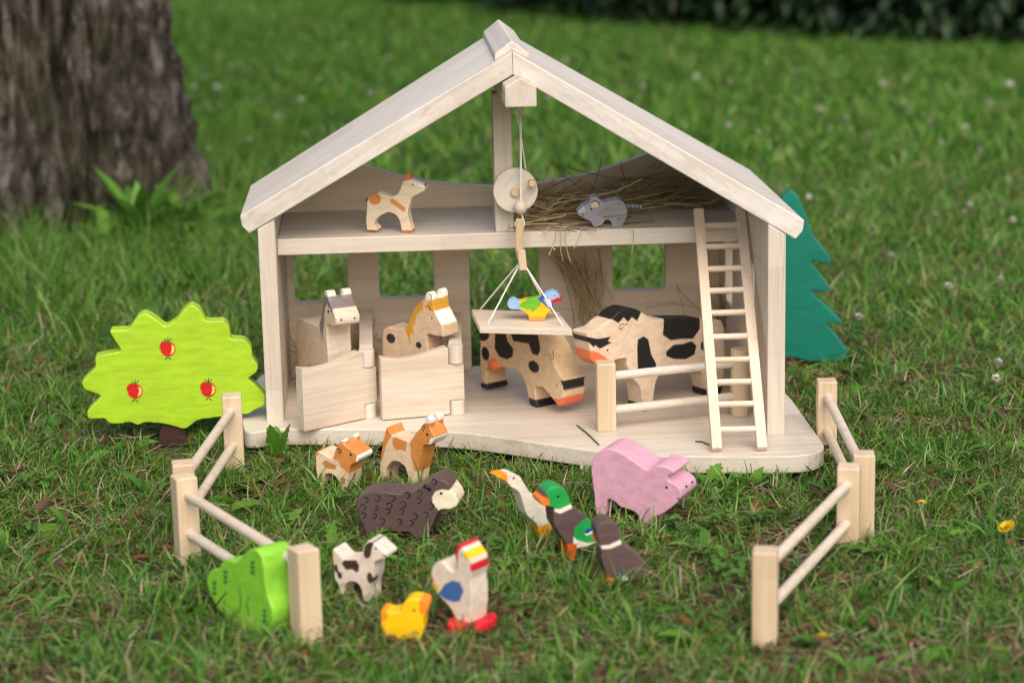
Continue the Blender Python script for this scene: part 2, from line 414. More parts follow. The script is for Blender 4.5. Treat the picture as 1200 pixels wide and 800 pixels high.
def stall_door(h, free_px, hinge_px):
    """door leaf on the knuckle h; its outer face stands on the floor line free_px - hinge_px"""
    p, q = onz(*free_px, z=1.0), onz(*hinge_px, z=1.0); u = Vector((p[0]-q[0], p[1]-q[1], 0)).normalized(); nn = Vector((-u.y, u.x, 0))
    if nn.y > 0: nn = -nn
    o = Vector((q[0], q[1], 0)); hc = (Vector((h[0], h[1], 0))-o).dot(u); L = (Vector(p)-o).dot(u)
    th = 14.0; a0 = hc+9.8
    prof = [(a0, 1.2), (L, 1.2)] + [(L-(L-a0-4)*t, z) for t, z in zip(np.linspace(0, 1, 11), (76.5, 74.5, 73.2, 72.6, 72.6, 73.2, 74.3, 75.9, 78, 80.2, 82.4))] + [(a0+1, 82), (a0, 81), (a0, 61.5), (hc-8.5, 61.5), (hc-8.5, 18), (a0, 18)]
    bm = bmesh.new(); add_prism(bm, [o+u*a+Vector((0, 0, z)) for a, z in prof], -nn*th, 1.2)
    return from_bm('stall_door', bm, wood('x', base=(.68, .585, .475), rot=(0, 0, round(-math.atan2(u.y, u.x), 3)), key='_door'), barn)
stall_door(hA, (357, 506), (425, 491)); stall_door(hB, (448.5, 492.3), (527, 485.5))
# pen gate: square post, two rails and the round pivot post
gate = from_bm('pen_gate', (lambda b: (add_prism(b, [(86, -314, 0), (108, -314, 0), (108, -292, 0), (86, -292, 0)], (0, 0, 80), 1.5), b)[1])(bmesh.new()), wood('z', base=(.72, .57, .40), key='_gpost'), barn)
gp = onz(863, 487, 0.0); gp = np.array([258.0, -262.0, 0])
n = 28; bm = bmesh.new(); add_prism(bm, [(gp[0]+10.5*math.cos(2*math.pi*k/n), gp[1]+10.5*math.sin(2*math.pi*k/n), 0) for k in range(n)], (0, 0, 80), 1.2)
from_bm('pivot_post', bm, wood('z', base=(.70, .56, .40), key='_gpost2'), gate)
for z in (23, 63): tube('rail', [(104, -303, z), (gp[0], gp[1], z)], 5.2, wood('x', key='_rail'), gate, 16)

# ------------------------------------------------------------------ ladder leaning on the loft
lad = thing('ladder', 'small wooden ladder with round rungs leaning against the barn loft', 'ladder', (234, -400, 0))
WLAD = wood('z', base=(.72, .59, .45), key='_lad'); WR = wood('x', base=(.72, .60, .47), key='_rung')
lt_ = [onz(840, 530, 0.0), onz(893, 529, 0.0)]
tops = []
for (px, py) in ((818.5, 249), (867.5, 247)):
    best = None
    tops.append(ony(px, py, -200.0))
for b, t in zip(lt_, tops):
    b = Vector(b); t = Vector(t); d = (t-b).normalized(); sx = Vector((1, 0, 0)); n_ = sx.cross(d).normalized()
    c = [b+sx*a*5.8+n_*e*4.5 for a, e in ((-1, -1), (1, -1), (1, 1), (-1, 1))]
    c = [v + d*((0-v.z)/d.z)*1.0 if False else v for v in c]
    zmin = min(v.z for v in c); c = [v-Vector((0, 0, zmin)) for v in c]
    prism('ladder_rail', c, t-b, WLAD, lad, 1.0)
for k in range(9):
    py = (507.5, 478, 452, 426, 399, 371, 345, 319.5, 293.5)[k]
    t = (530-py)/(530-247.5)
    # solve the fraction along the rail by its picture height
    lo_, hi_ = 0.0, 1.0
    for _ in range(30):
        m_ = (lo_+hi_)/2; q = lt_[0]*(1-m_)+tops[0]*m_
        dd = q-CAM; yy = 400-FPX*(dd@Uv)/(dd@Fv)
        if yy > py: lo_ = m_
        else: hi_ = m_
    a = lt_[0]*(1-m_)+tops[0]*m_; b = lt_[1]*(1-m_)+tops[1]*m_
    tube('rung', [a+np.array([2, 0, 4]), b+np.array([-2, 0, 4])], 3.7, WR, lad, 12)
a = lt_[0]*.06+tops[0]*.94; b = lt_[1]*.06+tops[1]*.94
tube('rung', [a, b], 3.7, WR, lad, 12)

# ------------------------------------------------------------------ hoist platform hanging from the rope
hook0 = ony(609, 262, RY-6)
lift = thing('hoist_platform', 'square wooden lift platform hanging on white cords from a hook', 'lift platform', (rb[0], RY-6, 100))
def ribbon(name, pts_px, y, wd, th, mat, parent):
    c = [Vector(ony(px, py, y)) for px, py in pts_px]; bm = bmesh.new(); L_, R_ = [], []
    for i, p in enumerate(c):
        t = (c[min(i+1, len(c)-1)]-c[max(0, i-1)]).normalized(); s_ = Vector((t.z, 0, -t.x)); ww = wd[i] if hasattr(wd, '__len__') else wd
        L_.append(p-s_*ww); R_.append(p+s_*ww)
    add_prism(bm, L_+R_[::-1], (0, th, 0), 1.0); return from_bm(name, bm, mat, parent)
WH = wood('z', base=(.60, .44, .28), key='_hook')
ribbon('hook', [(609, 257), (609.5, 266), (608.5, 275), (608, 285), (609.5, 296), (611, 304)], RY-10, [4.2, 4.8, 4.4, 4.4, 4.8, 4.5], 8, WH, lift)
ribbon('hook', [(611.5, 293.5), (611.5, 300), (612.5, 308), (613, 317)], RY-19, [4.2, 4.8, 4.6, 4.6], 8.5, wood('z', base=(.66, .50, .34), key='_hook2'), lift)
tube('hook_loop', [(rb[0], RY-6, rb[2]-6), hook0+np.array([-5.5, 0, 2]), hook0+np.array([-5, 0, -3])], .9, CORD, lift, 8)
tube('hook_loop', [(rb[0], RY-6, rb[2]-6), hook0+np.array([5.5, 0, 2]), hook0+np.array([5, 0, -3])], .9, CORD, lift, 8)
# platform level: front edge near depth RY-45
fl = ony(562, 383, RY-52); zp = fl[2]
pc = [onz(562, 383, zp), onz(670.5, 386, zp), onz(654, 365, zp), onz(552.5, 362.5, zp)]
prism('platform', [(p[0], p[1], zp-7.5) for p in pc], (0, 0, 7.5), wood('x', base=(.74, .63, .51), key='_plat'), lift, .8)
hk = np.array(ony(611.5, 305, RY-10))
for px, py in ((562, 361.5), (571, 379), (661, 382), (646, 366.5)):
    e = onz(px, py, zp); tube('cord', [hk, (hk+e)/2+np.array([0, 0, -.5]), e+np.array([0, 0, -2])], .95, CORD, lift, 8)

# ------------------------------------------------------------------ wooden toys: traced side outlines with thickness, sanded round, painted
def toy(name, label, cat, O, out, foot, ang, z0, T, base, paint=(), eyes=(), vox=1.0, smooth=6, split=None, extra=(), pre_local=None, group=None, sink=0, eye_r=1.3, keepout=True, mark_lines=(), line_col=None, front_eyes=(), clip_low=None, noround=False):
    """O = (x0, y0, k): zoom window the outline was read in; foot: near foot in that window, ang: facing direction of +u in plan (deg, 0 = +x)
    the near side is at v = 0 and the thickness runs away from the camera"""
    ox, oy, k = O; px = lambda p: (ox+p[0]/k, oy+p[1]/k)
    p0 = onz(*px(foot), z=z0); a = math.radians(ang); u = np.array([math.cos(a), math.sin(a), 0]); nrm = np.array([-u[1], u[0], 0])
    if nrm @ (p0-CAM) < 0: nrm = -nrm
    def loc(p):
        q = onplane(*px(p), p0, nrm)-p0; return (float(q @ u), float(q[2]))
    P2 = [loc(p) for p in out] if pre_local is None else list(pre_local)
    P2 = [(x, max(y, -sink)) for x, y in P2]
    if not noround: P2 = round_poly(P2, 3.0, 3)
    tmp = bmesh.new()
    add_prism(tmp, [(x, 0, y) for x, y in P2], (0, T, 0))
    for e in extra:                                     # extra slabs: (points, v0, v1)
        add_prism(tmp, [(x, e[1], y) for x, y in round_poly([loc(p) for p in e[0]] if len(e) < 4 else e[0], 2.5, 3)], (0, e[2]-e[1], 0))
    me = bpy.data.meshes.new('tmp'); bmesh.ops.scale(tmp, vec=(S, S, S), verts=tmp.verts); tmp.to_mesh(me); tmp.free()
    to = bpy.data.objects.new('tmp', me); scene.collection.objects.link(to)
    cut = None
    if split:                                           # slot between the left and right legs: (height, share of the thickness)
        xs = [x for x, _ in P2]; cb = bmesh.new(); g = T*split[1]/2; arc = []
        for q in np.linspace(0, math.pi, 9): arc.append((T/2+g*math.cos(q), split[0]+g*math.sin(q)))
        pr = [(T/2+g, -20)]+arc+[(T/2-g, -20)]
        add_prism(cb, [((min(xs)-20)*S, y*S, z*S) for y, z in pr], ((max(xs)-min(xs)+40)*S, 0, 0))
        cm = bpy.data.meshes.new('cut'); cb.to_mesh(cm); cb.free(); cut = bpy.data.objects.new('cut', cm); scene.collection.objects.link(cut)
        md = to.modifiers.new('r0', 'REMESH'); md.mode = 'VOXEL'; md.voxel_size = vox*S
        md = to.modifiers.new('b', 'BOOLEAN'); md.object = cut; md.operation = 'DIFFERENCE'; md.solver = 'EXACT'
    md = to.modifiers.new('r', 'REMESH'); md.mode = 'VOXEL'; md.voxel_size = vox*S; md.use_smooth_shade = True
    md = to.modifiers.new('s', 'SMOOTH'); md.factor = .5; md.iterations = smooth
    dg = bpy.context.evaluated_depsgraph_get(); em = bpy.data.meshes.new_from_object(to.evaluated_get(dg))
    bpy.data.objects.remove(to); bpy.data.meshes.remove(me)
    if cut: bpy.data.objects.remove(cut)
    nv = len(em.vertices); co = np.empty(nv*3); em.vertices.foreach_get('co', co); co = co.reshape(-1, 3)/S
    no = np.empty(nv*3); em.vertices.foreach_get('normal', no); no = no.reshape(-1, 3)
    col = np.ones((nv, 4)); col[:, :3] = base
    uw = co[:, [0, 2]]
    for it in paint:
        c, shape = it[0], it[1]; cond = it[2] if len(it) > 2 else None
        if shape is None: sdv = np.full(nv, -5.0)
        elif isinstance(shape, tuple) and shape[0] == 'c':  # blob: centre, radii in window units, tilt
            _, cx, cy, rx, ry, tl = shape; c2 = loc((cx, cy)); ex = loc((cx+rx, cy)); ez = loc((cx, cy-ry))
            a_ = max(abs(ex[0]-c2[0]), .4); b_ = max(abs(ez[1]-c2[1]), .4); d = uw-np.array(c2); t_ = math.radians(tl)
            dx = d[:, 0]*math.cos(t_)+d[:, 1]*math.sin(t_); dy = -d[:, 0]*math.sin(t_)+d[:, 1]*math.cos(t_)
            sdv = (np.sqrt((dx/a_)**2+(dy/b_)**2)-1)*min(a_, b_)
        elif isinstance(shape, tuple) and shape[0] == 'w': sdv = uw[:, 1]-shape[1]        # below a height
        elif isinstance(shape, tuple) and shape[0] == 'l':
            pl = round_poly(shape[1], 1.5, 3); sdv = segdist(uw, pl); sdv = np.where(inside(uw, pl), -sdv, sdv)
        else:
            pl = [loc(p) for p in shape]
            sdv = segdist(uw, pl); sdv = np.where(inside(uw, pl), -sdv, sdv)
        mask = np.clip(.5-sdv/(.7*vox), 0, 1)
        if cond is not None: mask = mask*cond(co, no, T)
        col[:, :3] = col[:, :3]*(1-mask[:, None])+np.array(c)*mask[:, None]
    # into the working frame
    wp = p0[None]+np.outer(co[:, 0], u)+np.outer(co[:, 1], nrm)+np.outer(co[:, 2], [0, 0, 1])
    lo, hi = wp.min(0), wp.max(0); org = np.array([(lo[0]+hi[0])/2, (lo[1]+hi[1])/2, lo[2]])
    em.vertices.foreach_set('co', ((wp-org)*S).ravel())
    if np.dot(np.cross(u, nrm), [0, 0, 1]) < 0: em.flip_normals()
    at = em.color_attributes.new('paint', 'FLOAT_COLOR', 'POINT'); at.data.foreach_set('color', col.ravel())
    em.materials.clear(); em.materials.append(PAINT)
    em.polygons.foreach_set('use_smooth', [True]*len(em.polygons)); em.update()
    th = thing(name, label, cat, org, group)
    body = link_mesh('body', em, None, th, Wd(org))
    def to_w(uv, v): return p0+u*uv[0]+nrm*v+np.array([0, 0, uv[1]])
    for e in eyes:
        c = to_w(loc(e), 0.15); b2 = bmesh.new(); bmesh.ops.create_uvsphere(b2, u_segments=12, v_segments=8, radius=1)
        for v in b2.verts: q = v.co.copy(); v.co = Vector(c)+Vector(u)*q.x*eye_r+Vector((0, 0, 1))*q.z*eye_r+Vector(nrm)*q.y*.5
        from_bm('eye', b2, BLACK, th, True)
    for ln in mark_lines:                               # brush strokes on the near side
        b2 = bmesh.new(); r_ = ln[1]
        pp = [Vector(to_w(loc(p), .05)) for p in ln[0]]
        rings = []
        add_tube(b2, pp, r_, 6)
        for v in b2.verts:
            d = (v.co-Vector(p0)).dot(Vector(nrm)); v.co -= Vector(nrm)*(d-(.05+ (d-.05)*.35))
        from_bm('brush_mark', b2, ln[2] if len(ln) > 2 else BLACK, th, True)
    if keepout:
        us = [x for x, y in P2 if y < 22] or [x for x, _ in P2]; m0, m1 = min(us)-1, max(us)+1
        FOOT.append([tuple((p0+u*m0+nrm*-2)[:2]), tuple((p0+u*m1+nrm*-2)[:2]), tuple((p0+u*m1+nrm*(T+2))[:2]), tuple((p0+u*m0+nrm*(T+2))[:2])])
    return th, to_w, loc, body, u, nrm

WOODC = (.66, .50, .34); CREAM = lin(232, 215, 188); BLK = (.014, .014, .015); BRN = lin(70, 52, 48); ORG = lin(214, 140, 72); TERR = lin(205, 120, 78)
front = lambda co, no, T: np.clip((no[:, 0]-.25)*4, 0, 1)
near = lambda co, no, T: np.clip((.3-no[:, 1])*1e3, 0, 1)*0+np.clip((T*.5-co[:, 1])*2, 0, 1)

# grazing cow
O1 = (540, 380, 6.667)
cow1 = toy('toy_cow', 'wooden black and white cow toy grazing with its head lowered under the lift platform', 'toy cow', O1,
    [(145, -30), (150, 100), (150, 300), (155, 490), (212, 512), (192, 440), (190, 350), (230, 330), (330, 335), (430, 352), (480, 400), (512, 490), (530, 590), (540, 640), (605, 655), (585, 590), (575, 487),
     (640, 490), (700, 560), (765, 645), (785, 630), (800, 560), (800, 500), (795, 462), (812, 440), (795, 422), (765, 395), (735, 330), (705, 235), (690, 195), (640, 110), (600, 55), (540, -10), (430, -45), (300, -50), (200, -50)],
    (605, 655), -57, 0.0, 32, lin(224, 194, 156),
    [(BLK, [(130, -70), (225, -70), (222, 100), (190, 130), (130, 125)]), (BLK, [(268, 60), (350, 60), (365, 130), (410, 190), (405, 250), (360, 275), (300, 250), (265, 190)]),
     (BLK, [(385, 60), (600, 60), (622, 200), (600, 245), (560, 230), (530, 150), (470, 140), (410, 130)]), (BLK, ('c', 192, 228, 30, 52, 0)), (BLK, ('c', 570, 330, 42, 45, 0)),
     (BLK, [(778, 440), (850, 440), (850, 520), (815, 500), (800, 520), (795, 480)], None), (ORG[:1]+ORG[1:], [(0, 0), (1, 0), (0, 1)]),
     (lin(232, 120, 80), [(705, 575), (770, 585), (830, 555), (830, 660), (760, 665)]),
     (BLK, ('w', 9.5))], eyes=[(750, 480)], vox=1.0, mark_lines=[([(722, 205), (700, 250), (705, 275), (722, 265), (722, 215)], .5)], keepout=False)
udc = cow1[1](cow1[2]((262, 315)), 3)
b2 = bmesh.new(); bmesh.ops.create_uvsphere(b2, u_segments=18, v_segments=12, radius=9.5)
for v in b2.verts: v.co = Vector(udc)+Vector((v.co.x*1.15, v.co.y, v.co.z*.85))
from_bm('udder', b2, plain('udder_paint', lin(225, 120, 72), .55), cow1[0], True)
# standing cow
O2 = (660, 340, 5.716)
cow2 = toy('toy_cow', 'wooden black and white cow toy standing behind the pen gate and the ladder', 'toy cow', O2,
    [(155, 285), (165, 330), (180, 405), (185, 465), (230, 505), (320, 490), (355, 465), (430, 452), (430, 510), (465, 590), (520, 650), (535, 760), (530, 815), (605, 815), (607, 700), (622, 610), (650, 560),
     (740, 520), (880, 515), (935, 560), (960, 640), (965, 735), (1060, 725), (1075, 600), (1085, 400), (1080, 250), (1060, 200), (920, 188), (690, 192), (600, 195), (540, 155), (490, 125), (430, 118), (365, 150), (330, 190), (290, 215), (240, 262)],
    (530, 815), -146, 0.0, 27, lin(226, 203, 177),
    [(BLK, [(235, 100), (340, 60), (480, 60), (530, 130), (512, 170), (495, 205), (460, 180), (435, 212), (405, 182), (370, 220), (330, 195), (280, 195), (240, 170)]),
     (BLK, [(500, 330), (540, 308), (570, 330), (590, 430), (622, 490), (620, 530), (500, 530), (495, 400)]), (BLK, [(675, 185), (915, 180), (915, 260), (870, 325), (800, 325), (720, 335), (668, 300)]),
     (BLK, [(690, 410), (740, 365), (800, 360), (860, 340), (892, 370), (880, 430), (820, 462), (740, 460), (690, 440)]), (BLK, ('c', 945, 370, 24, 34, 0)),
     (BLK, [(160, 312), (230, 325), (318, 312), (300, 340), (325, 350), (285, 372), (245, 392), (215, 368), (205, 382), (165, 345)]),
     (lin(232, 120, 80), [(150, 398), (230, 415), (300, 460), (270, 520), (150, 520)]), (BLK, ('w', 9.5))], eyes=[(297, 402)], vox=1.0,
    mark_lines=[([(372, 245), (395, 225), (420, 232), (432, 222)], .55), ([(372, 255), (390, 262), (402, 245)], .55)], keepout=False)
# palomino horse
O3 = (440, 330, 8.89)
pal = toy('toy_horse', 'wooden palomino horse toy with golden mane, white blaze and dark spots in the stall', 'toy horse', O3,
    [(72, 560), (80, 500), (120, 465), (200, 490), (310, 505), (345, 420), (400, 280), (470, 200), (510, 182), (595, 188), (610, 300), (690, 450), (720, 585), (670, 575), (600, 560), (530, 545), (535, 640), (555, 800), (560, 1330),
     (400, 1290), (390, 1000), (330, 900), (240, 900), (210, 1000), (210, 1180), (95, 1150), (80, 900), (70, 700)],
    (560, 1330), -40, 0.0, 30, lin(214, 186, 155),
    [(lin(205, 150, 45), [(310, 500), (345, 380), (390, 260), (440, 200), (500, 190), (490, 330), (470, 290), (440, 350), (420, 320), (415, 460), (390, 430), (398, 570), (365, 520), (360, 650)]),
     (lin(250, 245, 238), [(600, 320), (640, 230), (900, 230), (900, 560), (720, 500), (650, 400)], front), (lin(212, 158, 55), [(510, 270), (560, 195), (900, 170), (900, 260), (660, 260), (605, 320)]),
     (lin(245, 240, 232), [(535, 190), (530, 120), (560, 100), (605, 120), (600, 190)]), (lin(52, 42, 42), ('c', 160, 590, 46, 50, 0)), (lin(52, 42, 42), ('c', 450, 660, 30, 34, 0))], eyes=[(588, 380)], vox=1.0,
    mark_lines=[([(560, 180), (560, 130), (580, 135), (585, 185)], .6), ([(540, 255), (555, 258)], .7), ([(560, 262), (580, 300)], .7), ([(668, 535), (678, 590)], .4)], keepout=False, smooth=9, split=(38, .25), extra=[([(505, 215), (508, 145), (540, 104), (578, 108), (598, 150), (598, 220)], 0, 9.5), ([(505, 215), (508, 145), (540, 104), (578, 108), (598, 150), (598, 220)], 20.5, 30)])
# grey horse, seen from the front
O4 = (370, 320, 8.0)
GH = [(0, 0), (17, 0), (19, 34), (30, 44), (62, 44), (72, 34), (74, 0), (92, 0), (95, 46), (97, 70), (95, 92), (97, 106), (106, 108), (118, 108), (125, 111), (126, 120), (118, 128), (108, 136), (103, 141), (95, 141), (88, 130), (81, 114), (72, 101), (60, 98), (30, 98), (8, 97), (-3, 88), (-5, 66), (-2, 40)]
GHL = [(x-93, z) for x, z in GH]
gh = toy('toy_horse', 'wooden light grey horse toy with dark grey mane facing out of its stall', 'toy horse', O4, [], (125, 1290), -66, 0.0, 31, lin(222, 205, 182),
    [(lin(128, 120, 120), ('l', [(-18, 160), (14, 160), (21, 140), (24, 127), (19, 123), (17, 131), (12, 127), (9, 133), (2, 128), (-2, 118), (-4, 104), (-8, 98), (-10, 80), (-13, 96), (-16, 84), (-18, 100), (-24, 112)])),
     (lin(232, 222, 208), ('l', [(-6, 160), (14, 160), (16, 142.5), (9, 141), (-2, 143)]))], pre_local=GHL, smooth=9, extra=[([(-2, 132), (-2, 143), (2, 148), (9, 148), (12, 142), (12, 130)], 0, 11, 'loc'), ([(-2, 132), (-2, 143), (2, 148), (9, 148), (12, 142), (12, 130)], 20, 31, 'loc')], vox=1.0, keepout=False, split=(38, .25))
for (a, b_) in ((12, 124),):
    c = gh[1]((a, b_), .1); ball('eye', c, 1.7, BLACK, gh[0])
for v in (7, 24): ball('nostril', gh[1]((32.4, 117), v), 1.2, BLACK, gh[0])

# small goat kid on the loft
O5 = (410, 190, 8.42)
kid = toy('toy_goat_kid', 'small cream wooden goat toy with tan patches standing on the barn loft', 'toy goat', O5,
    [(168, 400), (172, 365), (205, 325), (260, 300), (330, 320), (400, 345), (470, 325), (495, 270), (520, 200), (540, 160), (575, 150), (600, 185), (735, 238), (745, 272), (715, 295), (655, 325), (605, 350), (595, 400), (570, 500), (590, 590), (612, 655), (615, 692), (510, 700), (505, 640), (485, 560),
     (450, 515), (380, 490), (310, 520), (255, 565), (235, 620), (280, 645), (285, 680), (168, 682), (158, 600), (165, 480)],
    (510, 700), -14, LZ, 17, lin(232, 214, 186),
    [(ORG, ('c', 245, 360, 62, 62, 0)), (ORG, [(395, 375), (420, 358), (545, 445), (548, 480), (525, 488), (405, 405)]), (TERR, [(535, 185), (540, 120), (600, 100), (640, 130), (590, 180)]), (lin(245, 240, 232), [(600, 185), (660, 190), (740, 225), (735, 245), (650, 220)]),
     (lin(200, 120, 66), ('w', 3.6))], eyes=[(620, 222)], vox=.7, smooth=5, eye_r=1.1, extra=[([(535, 200), (545, 125), (575, 108), (592, 120), (590, 190)], 0, 6.5), ([(535, 200), (545, 125), (575, 108), (592, 120), (590, 190)], 10.5, 17)], split=(11, .22), keepout=False)
c = kid[1](kid[2]((160, 385)), 8); ball('tail', c, 2.6, plain('tail_brown', lin(120, 70, 40)), kid[0])
ball('nose', kid[1](kid[2]((738, 228)), 5), 1.3, BLACK, kid[0])
# mouse on the loft
O6 = (600, 180, 5.217); GRY = lin(150, 150, 156)
mou = toy('toy_mouse', 'grey wooden mouse toy with striped tail beside the hay on the loft', 'toy mouse', O6,
    [(395, 362), (432, 325), (468, 305), (480, 270), (512, 262), (540, 282), (560, 305), (600, 288), (655, 280), (695, 305), (708, 360), (692, 410), (672, 452), (615, 452), (605, 412), (572, 402), (548, 440), (500, 456), (487, 420), (450, 402), (412, 385)],
    (500, 456), 0, LZ, 24, GRY, [(lin(215, 195, 170), ('c', 505, 308, 28, 22, 0)), (lin(200, 170, 140), ('c', 578, 440, 34, 42, 0)), (lin(175, 182, 192), [(385, 340), (440, 310), (450, 360), (420, 375)])], eyes=[(486, 340)], vox=.8, smooth=6, keepout=False,
    mark_lines=[([(478, 322), (482, 300), (505, 288), (525, 295), (535, 312)], .7), ([(415, 370), (440, 366)], .5), ([(420, 384), (442, 382)], .5)])
ta = mou[1](mou[2]((700, 330)), 12)
for k in range(8):
    tube('tail_ring', [ta+np.array([k*2.4, 0, -.2*k]), ta+np.array([k*2.4+2.4, 0, -.2*k-.2])], 2.3, plain('tail_grey_%d' % (k % 2), lin(150, 165, 180) if k % 2 else lin(95, 105, 118)), mou[0], 10)
# bird on the platform
O7 = (540, 280, 6.667); LB = lin(150, 188, 228); YEL = lin(245, 195, 15)
brd = toy('toy_bird', 'small wooden bird toy with green wing, yellow breast and red beak on the lift platform', 'toy bird', O7,
    [(360, 490), (400, 463), (450, 492), (500, 478), (600, 458), (650, 428), (700, 406), (750, 420), (770, 455), (792, 485), (720, 500), (715, 550), (662, 600), (660, 640), (528, 640), (532, 600), (490, 565), (455, 552), (385, 552), (365, 525)],
    (590, 641), -8, zp, 16, YEL,
    [(LB, [(340, 450), (455, 480), (470, 560), (350, 570)]), (lin(110, 190, 50), [(450, 530), (480, 490), (600, 440), (640, 470), (620, 520), (560, 572), (535, 545), (520, 555), (480, 535)]), (lin(60, 95, 190), [(600, 470), (640, 430), (720, 390), (720, 550), (690, 545), (640, 500)]), (lin(220, 228, 240), [(640, 470), (700, 470), (715, 535), (690, 535)]),
     (LB, [(650, 450), (650, 390), (800, 390), (770, 458), (710, 478)]), (lin(205, 25, 45), [(708, 478), (765, 455), (810, 480), (800, 510), (715, 505)]), (lin(205, 150, 70), [(500, 605), (700, 605), (700, 660), (500, 660)])], vox=.7, smooth=4, eye_r=.8, eyes=[(735, 440)], keepout=False)

# ---- animals on the lawn
O8 = (360, 480, 7.06); CALF = lin(228, 205, 172)
calf = toy('toy_calf', 'little orange and cream wooden calf toy standing in the grass', 'toy calf', O8,
    [(62, 350), (90, 342), (150, 372), (215, 408), (225, 350), (245, 300), (275, 272), (310, 290), (345, 320), (420, 375), (430, 400), (418, 430), (352, 465), (342, 520), (332, 600), (322, 680), (285, 675), (268, 610), (245, 565), (200, 528), (142, 532), (132, 625), (88, 635), (75, 520), (68, 420)],
    (300, 690), -31, GZ, 30, CALF,
    [(ORG, [(30, 300), (92, 330), (100, 360), (85, 380), (50, 380)]), (ORG, [(205, 400), (215, 260), (300, 230), (445, 330), (425, 375), (415, 440), (345, 530), (275, 470), (262, 425)]), (lin(245, 240, 230), [(408, 378), (470, 378), (470, 440), (402, 430)]), (lin(245, 240, 230), [(255, 262), (262, 220), (335, 215), (335, 268)]),
     (lin(190, 130, 72), [(122, 440), (150, 415), (240, 460), (235, 495), (150, 480)]), (lin(190, 130, 72), ('c', 297, 585, 17, 34, 0), near)], eyes=[(360, 371)], vox=.9, smooth=5, eye_r=1.6, split=(16, .25),
    mark_lines=[([(250, 322), (275, 330), (285, 352)], .7), ([(258, 340), (275, 365)], .7)], extra=[([(262, 300), (275, 252), (300, 245), (318, 300)], 1, 9), ([(275, 300), (290, 245), (315, 240), (330, 300)], 21, 29)])
foal = toy('toy_calf', 'taller tan and cream wooden calf toy with two pale ears behind the dark sheep', 'toy calf', O8,
    [(660, 128), (692, 205), (760, 235), (825, 260), (850, 265), (900, 190), (960, 118), (1002, 122), (1055, 235), (1020, 292), (960, 292), (935, 400), (905, 515), (885, 640), (840, 640), (830, 540), (810, 470), (760, 430), (700, 425), (648, 490), (640, 560), (645, 625), (602, 625), (598, 500), (605, 400), (625, 260)],
    (860, 655), -40, GZ, 25, CALF,
    [(ORG, [(560, 480), (600, 180), (660, 90), (700, 205), (650, 300), (625, 400)]), (ORG, [(705, 240), (730, 225), (825, 262), (815, 345), (770, 330), (740, 335), (708, 300)]), (ORG, [(850, 270), (900, 170), (960, 90), (1100, 105), (1090, 230), (1020, 235), (1000, 300), (960, 310), (935, 420), (912, 520), (885, 500), (862, 400)]),
     (lin(246, 242, 234), [(1020, 235), (1100, 225), (1100, 310), (1000, 305)]), (lin(246, 242, 234), [(955, 112), (975, 30), (1060, 30), (1060, 112)])], eyes=[(994, 204)], vox=.9, smooth=5, eye_r=1.6, split=(20, .25),
    extra=[([(962, 140), (975, 62), (1000, 52), (1018, 80), (1015, 150)], 0, 9), ([(962, 140), (975, 62), (1000, 52), (1018, 80), (1015, 150)], 16, 25)],
    mark_lines=[([(948, 150), (968, 118), (975, 135), (962, 172), (948, 165)], .6), ([(1045, 285), (1020, 290)], .6)])
O9 = (400, 540, 8.0); SHB = lin(92, 74, 72)
curl = []
for (cx, cy) in ((230, 360), (345, 350), (475, 345), (612, 330), (750, 295), (870, 215), (215, 435), (330, 440), (450, 415), (590, 400), (720, 380), (835, 420), (205, 510), (310, 505), (430, 485), (560, 475), (690, 520), (800, 500), (545, 560), (650, 590), (380, 570)):
    kx, ky, k0, rr_ = rng.normal()*8, rng.normal()*8, rng.normal()*.5, 20+8*rng.random()
    curl.append(([(cx+kx+rr_*math.cos(q+k0), cy+ky+rr_*1.1*math.sin(q+k0)) for q in np.linspace(-2.3, 1.9, 8)], .65+.35*rng.random()))
shp = toy('toy_sheep', 'dark brown wooden sheep toy with curly brush marks and a cream face', 'toy sheep', O9,
    [(122, 375), (150, 470), (165, 540), (205, 610), (230, 690), (240, 740), (310, 740), (335, 650), (500, 660), (640, 670), (700, 740), (800, 735), (850, 610), (890, 510), (925, 452), (1000, 458), (1075, 430), (1098, 395), (1075, 330), (1030, 275), (1010, 210), (960, 178), (900, 165), (840, 182), (780, 220), (700, 272), (600, 302), (480, 300), (350, 282), (260, 290), (180, 325)],
    (250, 745), -14, GZ, 34, SHB, [(lin(236, 226, 196), [(850, 340), (880, 285), (940, 265), (1010, 272), (1060, 225), (1140, 260), (1140, 470), (920, 470), (860, 400)])], eyes=[(935, 302)], vox=1.0, smooth=7, eye_r=1.7, mark_lines=curl+[([(772, 225), (800, 245), (838, 270)], 2.0)], split=(15, .3))
O10 = (380, 615, 8.42)
